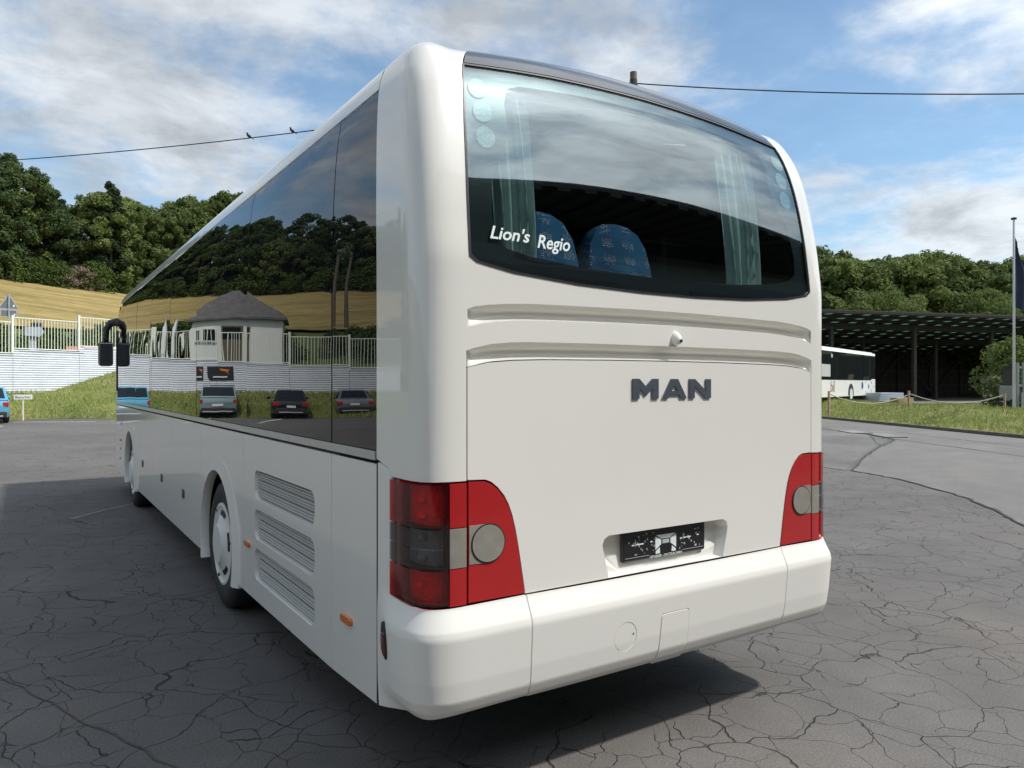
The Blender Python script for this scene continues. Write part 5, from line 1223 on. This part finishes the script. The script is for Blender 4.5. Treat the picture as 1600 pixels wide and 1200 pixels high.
car('grey green car between the blue and the black one, mirrored in the windows', -8.3, 36.6, HD, 'car_greygreen', 'suv')
car('black car parked second from the wall end, mirrored in the windows', -11.1, 34.9, HD, 'car_black', 'hatch')
car('dark grey saloon mirrored beside the last pillar of the coach', -14.6, 34.6, R(16), 'car_silver', 'sedan')

# ------------------------------------------------------------------ right: shelter, white bus, flagpoles, drains, rope
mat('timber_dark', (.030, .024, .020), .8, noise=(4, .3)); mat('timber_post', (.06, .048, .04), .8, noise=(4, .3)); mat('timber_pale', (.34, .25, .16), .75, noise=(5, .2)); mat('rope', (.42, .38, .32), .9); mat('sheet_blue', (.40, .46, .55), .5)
m = bpy.data.materials.new('roof_translucent'); m.use_nodes = True; MAT['roof_translucent'] = m; nt = m.node_tree; N_ = nt.nodes; p = N_['Principled BSDF']; p.inputs['Base Color'].default_value = (.16, .22, .19, 1); p.inputs['Roughness'].default_value = .5
tr = N_.new('ShaderNodeBsdfTranslucent'); tr.inputs[0].default_value = (.27, .36, .32, 1); ms = N_.new('ShaderNodeMixShader'); ms.inputs[0].default_value = .75; nt.links.new(p.outputs[0], ms.inputs[1]); nt.links.new(tr.outputs[0], ms.inputs[2]); nt.links.new(ms.outputs[0], N_['Material Output'].inputs[0])
SA = Vector((46.75, 31.0, 0)); SD = Vector((.957, -.289, 0)); SN = Vector((.289, .957, 0)); ZE = 7.05; ZB = 5.0; DEP = 17.0
she = empty('timber_shelter', SA + SD * 15 + Vector((0, 0, .3))); tag(she, 'long dark open timber shelter with green slatted roof and posts', 'shelter')
Ms = Matrix(((SD.x, SN.x, 0, SA.x), (SD.y, SN.y, 0, SA.y), (0, 0, 1, 0), (0, 0, 0, 1))); A0, A1 = -14, 46
def roof_z(d): return ZE + (ZB - ZE) * d / DEP
sl_ang = math.atan2(ZB - ZE, DEP); Mr = Ms @ Matrix.Translation((0, 0, ZE)) @ Matrix.Rotation(sl_ang, 4, 'X'); SLN = math.hypot(DEP, ZE - ZB)
MB().box(A0, A1, -.1, SLN, .16, .19, Mr).build('roof_sheet', 'roof_translucent', she)
rows = 12; pitch = SLN / rows; bw = 1.75
proto_board = None
for r_ in range(rows):
    for i in range(25):
        a = 1.5 + i * bw + (r_ % 3) * bw / 3 - 6
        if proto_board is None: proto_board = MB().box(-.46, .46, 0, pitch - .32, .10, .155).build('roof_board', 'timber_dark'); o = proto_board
        else: o = proto_board.copy(); COL.objects.link(o)
        o.matrix_basis = Mr @ Matrix.Translation((a, r_ * pitch + .16, 0)); set_parent(o, she)
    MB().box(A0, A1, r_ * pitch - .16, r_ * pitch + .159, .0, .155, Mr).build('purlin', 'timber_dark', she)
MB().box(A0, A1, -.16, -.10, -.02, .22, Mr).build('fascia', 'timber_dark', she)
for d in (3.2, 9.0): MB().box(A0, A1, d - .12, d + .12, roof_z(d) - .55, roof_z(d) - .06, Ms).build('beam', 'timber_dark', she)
for d in (3.2, 9.0):
    for a in np.arange(-4.5, 40, 8.2): MB().box(a - .14, a + .14, d - .14, d + .14, .1, roof_z(d) - .3, Ms).build('post', 'timber_post', she)
nb = 0
for a in np.arange(A0, A1, .62):
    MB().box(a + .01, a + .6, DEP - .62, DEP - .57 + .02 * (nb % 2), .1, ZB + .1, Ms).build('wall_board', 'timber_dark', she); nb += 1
for z in (1.6, 3.0): MB().box(A0, A1, DEP - .72, DEP - .63, z, z + .1, Ms).build('wall_rail', 'timber_post', she)
for a in np.arange(-10, 44, 4.1): MB().box(a - .09, a + .09, DEP - .85, DEP - .725, .1, ZB - .1, Ms).build('wall_post', 'timber_post', she)
def brace(a0, z0, a1, z1, d, nm='brace'):
    A = Ms @ Vector((a0, d, z0)); B = Ms @ Vector((a1, d, z1)); MB().tube([A, B], .085, 4).build(nm, 'timber_post', she)
for a in np.arange(-5.9, 40, 8.2): brace(a, .6, a + 4.1, 4.6, DEP - .95); brace(a + 4.1, 4.6, a + 8.2, .6, DEP - 1.1)
MB().box(A0 - .05, A0 + .05, 1, DEP, .1, 5.2, Ms).box(A1 - .05, A1 + .05, 1, DEP, .1, 5.2, Ms).build('end_wall', 'timber_dark', she)
mat('yard_gravel', (.16, .15, .13), .9, noise=(2, .3), bump=(12, .5, .03))
o = mesh_obj('shelter_floor', [Ms @ Vector(p) for p in ((A0, -4, .33), (A1, -4, .33), (A1, DEP, .33), (A0, DEP, .33))], [(0, 1, 2, 3)], 'yard_gravel'); o['kind'] = 'structure'
# white city bus parked in front of the shelter
P1 = Vector((35.5, 22.9, .66)); P2 = Vector((46.7, 26.6, .66)); bd = (P2 - P1).normalized(); bn = Vector((-bd.y, bd.x, 0))
wb = empty('parked_bus', (P1 + P2) / 2); tag(wb, 'white bus with black windows and blue dots parked before the timber shelter', 'bus')
Mw = Matrix(((bd.x, bn.x, 0, P1.x), (bd.y, bn.y, 0, P1.y), (0, 0, 1, P1.z), (0, 0, 0, 1))); LB2 = (P2 - P1).length
mat('bus_white', (.78, .77, .74), .35, coat=.3); mat('dot_blue', (.02, .09, .17), .5)
prof = [(0, .32), (0, 2.95), (.06, 3.12), (.25, 3.24), (2.25, 3.24), (2.44, 3.12), (2.5, 2.95), (2.5, .32)]
MB().prism(prof, -3, LB2 - .12, 'X', Mw).build('body', 'bus_white', wb); MB().bbox(LB2 - .13, LB2 + .02, .03, 2.47, .36, 3.16, .06, Mw).build('tail', 'bus_white', wb)
MB().prism([(-3, 1.32), (LB2 - 1.35, 1.32), (LB2 - 1.1, 1.42), (LB2 - .16, 1.42), (LB2 - .16, 2.98), (-3, 2.98)], -.012, .03, 'Y', Mw).build('window_band', 'car_glass', wb)
MB().box(-1.0, .9, -.016, -.013, 1.5, 2.2, Mw).build('route_panel', 'sticker_grey', wb)
text_mesh('lettering', 'de', .38, 'sign_white', Mw @ Matrix.Translation((1.0, -.02, 2.62)) @ Matrix.Rotation(R(90), 4, 'X'), wb, .002)
mat('script_brown', (.30, .17, .12), .6)
text_mesh('lettering', 'bil', .95, 'script_brown', Mw @ Matrix.Translation((.9, -.012, .62)) @ Matrix.Rotation(R(90), 4, 'X'), wb, .003, .1)
for x, z, r_ in ((LB2 - 3.6, .98, .24), (LB2 - 1.95, .92, .15), (LB2 - 2.65, 1.2, .06), (LB2 - 1.2, 1.16, .07), (LB2 - 2.7, .58, .06), (LB2 - 1.25, .62, .06), (LB2 - .5, .9, .06), (LB2 - 4.9, .58, .04)):
    MB().prism(circle2(x, z, r_, 20), -.006, .004, 'Y', Mw).build('dot', 'dot_blue', wb)
for x in (LB2 - 6.4,):
    w = empty('wheel', Mw @ Vector((x, .12, .46))); set_parent(w, wb); an = math.atan2(bd.y, bd.x)
    Mq = Mw @ Matrix.Translation((x, .10, .46))
    arch_ = [(.64 * math.cos(t), .64 * math.sin(t)) for t in np.linspace(-.15, math.pi + .15, 24)]; MB().prism(arch_, -.106, -.06, 'Y', Mq).build('arch', 'black_gap', w)
    MB().prism(circle2(0, 0, .48, 32), -.115, .1, 'Y', Mq).build('tyre', 'rubber', w); MB().prism(circle2(0, 0, .33, 28), -.13, -.05, 'Y', Mq).build('hub_cap', 'hub_white', w)
# flagpoles
mat('pole_alu', (.62, .63, .64), .35, metal=.5); mat('flag_navy', (.012, .018, .045), .8); mat('flag_red', (.20, .11, .095), .8); mat('flag_cream', (.5, .42, .36), .8)
def flagpole(x, y, z0, z1, r, label, cloth, flen, fw, ang, ftop):
    t = empty('flagpole', (x, y, z0)); tag(t, label, 'flagpole', 'flagpoles')
    MB().tube([(x, y, z0 - .2), (x, y, z1)], [r, r * .7], 12).build('shaft', 'pole_alu', t, True); MB().lathe([(z1, .0001), (z1, r * 1.9), (z1 + .06, r * 1.9), (z1 + .1, .0001)], 12, 'Z', (x, y, 0)).build('finial', 'black_plastic', t)
    V = []; F = []; nx, nz_ = 10, 24
    for i in range(nx + 1):
        for j in range(nz_ + 1):
            u = i / nx; v = j / nz_; wv = .10 * math.sin(u * 9 + v * 2) * u ** .5 * (.3 + v); dd = u * fw * (.15 + .85 * sm(v * 1.6)) ; V.append((x + .09 + dd * math.cos(ang) - wv * math.sin(ang), y + dd * math.sin(ang) + wv * math.cos(ang), ftop - v * flen - u * fw * .55))
    for i in range(nx):
        for j in range(nz_): a = i * (nz_ + 1) + j; F.append((a, a + 1, a + nz_ + 2, a + nz_ + 1))
    mesh_obj('flag', V, F, cloth, t, smooth=True)
flagpole(30.8, 11.31, .55, 8.36, .055, 'silver flagpole with a hanging navy flag on the near verge', 'flag_navy', 2.9, 1.0, R(-30), 7.75)
flagpole(36.0, 12.9, .35, 8.5, .055, 'second silver flagpole at the right edge behind the navy flag', 'flag_navy', 2.9, .9, R(-30), 7.9)
fx2, fy2 = atD(1470, 97); flagpole(fx2, fy2, 5.0, 16.0, .15, 'far pole with a limp reddish flag above the shelter roof', 'flag_red', 3.4, .8, R(150), 15.2)
# storm drains
mat('iron', (.17, .165, .16), .7, metal=.3); mat('grate_grey', (.36, .35, .33), .7, noise=(20, .2)); dz = .011
for (x0, y0), (x1, y1), lab in (((22.65, 13.33), (21.85, 12.3), 'left one of two slotted drain grates in the road before the kerb'), ((21.91, 11.75), (20.94, 10.58), 'right one of two slotted drain grates in the road before the kerb')):
    g = empty('drain_grate', ((x0 + x1) / 2, (y0 + y1) / 2, dz)); tag(g, lab, 'drain', 'drain grates')
    an = math.atan2(y1 - y0, x1 - x0); ln = math.hypot(x1 - x0, y1 - y0); Md = Matrix.Translation((x0, y0, 0)) @ Matrix.Rotation(an, 4, 'Z')
    MB().box(0, ln, -.3, .3, dz - .001, dz + .003, Md).build('pit', 'black_gap', g)
    for i in range(8): MB().box(ln * i / 8 + .01, ln * i / 8 + .11, -.3, .3, dz + .004, dz + .02, Md).build('bar', 'grate_grey', g)
    MB().box(-.03, ln + .03, -.36, -.301, dz - .001, dz + .02, Md).box(-.03, ln + .03, .301, .36, dz - .001, dz + .02, Md).build('frame', 'iron', g)
# rope barrier on posts along the crest
posts = [(27.28, 17.2), (31.24, 15.81), (34.9, 13.41)]
for i, (x, y) in enumerate(posts):
    o = MB().bbox(x - .04, x + .04, y - .04, y + .04, .3, 1.42 - .12 * (i == 2), .01).build('rope_post', 'timber_pale', None); tag(o, ('wooden stake with rope beside the coach corner', 'wooden stake holding the rope in front of the shelter', 'wooden stake at the right end of the rope')[i], 'post', 'rope barrier stakes')
for i in range(2):
    A = Vector((*posts[i], 1.3)); B = Vector((*posts[i + 1], 1.25)); pts = [A.lerp(B, k / 16) - Vector((0, 0, .42 * 4 * (k / 16) * (1 - k / 16))) for k in range(17)]
    o = MB().tube(pts, .022, 6).build('barrier_rope', 'rope', None, True); tag(o, ('sagging rope left of the middle wooden stake', 'sagging rope between the wooden stakes before the shelter')[i], 'rope', 'barrier ropes')
# stacked sheets and planks, boards leaning in the shelter
x, y = atD(1384, 49); t = empty('sheet_stack', (x, y, .35)); tag(t, 'low stack of pale blue grey sheets behind the parked bus', 'stack'); an = math.atan2(SD.y, SD.x)
for i in range(5): MB().bbox(-1.1, .9, -.6, .6, .62 + i * .11, .62 + i * .11 + .1, .006, Matrix.Translation((x, y, 0)) @ Matrix.Rotation(an + .02 * i, 4, 'Z')).build('sheet', 'sheet_blue', t)
for s in (-.8, .6): MB().box(s - .1, s + .1, -.5, .5, .3, .619, Matrix.Translation((x, y, 0)) @ Matrix.Rotation(an, 4, 'Z')).build('bearer', 'timber_pale', t)
x, y = atD(1410, 47); t = empty('plank_stack', (x, y, .35)); tag(t, 'small pile of brown planks beside the pale sheets', 'planks')
for i in range(4): MB().bbox(-.75, .65, -.3, .3, .36 + i * .13, .36 + i * .13 + .12, .006, Matrix.Translation((x, y, 0)) @ Matrix.Rotation(an + .05 * i, 4, 'Z')).build('plank', 'timber_pale', t)
mat('board_tan', (.12, .095, .07), .7, noise=(2, .2))
for u, D, w, h, lab in ((1546, 62, 1.3, 2.1, 'tall tan board leaning in the shelter, left of its pair'), (1562, 60, 1.1, 2.3, 'tall tan board leaning in the shelter, right of its pair')):
    x, y = atD(u, D); o = MB().bbox(-w / 2, w / 2, -.03, .03, .0, h, .01, Matrix.Translation((x, y, .33)) @ Matrix.Rotation(an, 4, 'Z') @ Matrix.Rotation(R(-9), 4, 'X')).build('leaning_board', 'board_tan', None); tag(o, lab, 'board', 'leaning boards')
# forklift at the right edge
x, y = atD(1603, 37); fl = empty('forklift', (x, y, .45)); tag(fl, 'grey forklift mast cut off by the right edge beside the flagpole', 'forklift'); mat('fork_grey', (.28, .29, .29), .5, metal=.2)
Mf = Matrix.Translation((x, y, .5)) @ Matrix.Rotation(R(-33), 4, 'Z')
for s in (-.42, -.12, .28): MB().box(s - .05, s + .05, -.06, .06, 0, 2.3, Mf).build('mast_rail', 'fork_grey', fl)
for z in (.25, 1.1, 2.0): MB().box(-.368, .4, -.05, .05, z, z + .12, Mf).build('mast_cross', 'fork_grey', fl)
for s in (-.3, .2): MB().prism([(-.9, .02), (-.06, .02), (-.06, .8), (-.12, .8), (-.14, .08), (-.9, .06)], s, s + .1, 'X', Mf).build('fork', 'fork_grey', fl)
MB().bbox(-.3, .9, .1, 1.6, .35, 1.15, .06, Mf).build('chassis', 'fork_grey', fl); MB().box(-.2, -.14, .3, 1.4, 1.15, 2.1, Mf).box(.74, .8, .3, 1.4, 1.15, 2.1, Mf).box(-.25, .85, .25, 1.45, 2.1, 2.16, Mf).build('cab_guard', 'black_plastic', fl)
for yy in (.35, 1.35): MB().lathe([(-.13, .01), (-.13, .3), (.13, .3), (.13, .01)], 20, 'X', tuple(Mf @ Vector((-.25, yy, .22)))).build('wheel', 'rubber', fl)
x, y = atD(1564, 36); o = MB().lathe([(-.14, .001), (-.14, .16), (-.1, .2), (.1, .2), (.14, .16), (.14, .001)], 20, 'X', (x, y, .72)).build('rubber_drum', 'rubber', None, True); tag(o, 'small black drum lying on the verge left of the flagpole', 'drum')
# ------------------------------------------------------------------ hall behind the photographer, mirrored in the rear window
mat('hall_wall', (.10, .105, .11), .7, noise=(.6, .1)); mat('hall_soffit', (.07, .07, .072), .7); mat('hall_band', (.16, .165, .17), .6); mat('hall_letter', (.03, .03, .032), .5)
HY = -12.0; HT = 10.6
hl = empty('workshop_hall', (14, HY, 0)); tag(hl, 'dark workshop hall with a ribbed canopy mirrored in the rear window', 'building')
MB().box(-16, 52, HY - 14, HY - 4, 0, HT - .6, None).build('wall', 'hall_wall', hl)
MB().box(-16.5, 52.5, HY - 14.3, HY, HT - .25, HT, None).build('canopy_roof', 'hall_soffit', hl)
for i in range(68): MB().box(-16 + i, -16 + i + .45, HY - 3.99, HY - .02, HT - .42, HT - .26).build('canopy_rib', 'hall_soffit', hl)
MB().box(-16, 52, HY - 3.998, HY - 3.9, HT - 4.2, HT - 1.2).build('sign_band', 'hall_band', hl)
for x in (10.5, 14.0):
    mb = MB(); mb.prism(circle2(x, HT - 2.8, 1.0, 28), HY - 3.898, HY - 3.85, 'Y'); mb.build('ring_letter', 'hall_letter', hl); MB().prism(circle2(x, HT - 2.8, .6, 28), HY - 3.848, HY - 3.83, 'Y').build('ring_centre', 'hall_band', hl)
for i in range(6): MB().box(-10 + i * 9, -4.5 + i * 9, HY - 3.998, HY - 3.92, 0, 5.0).build('gate', 'hall_letter', hl)
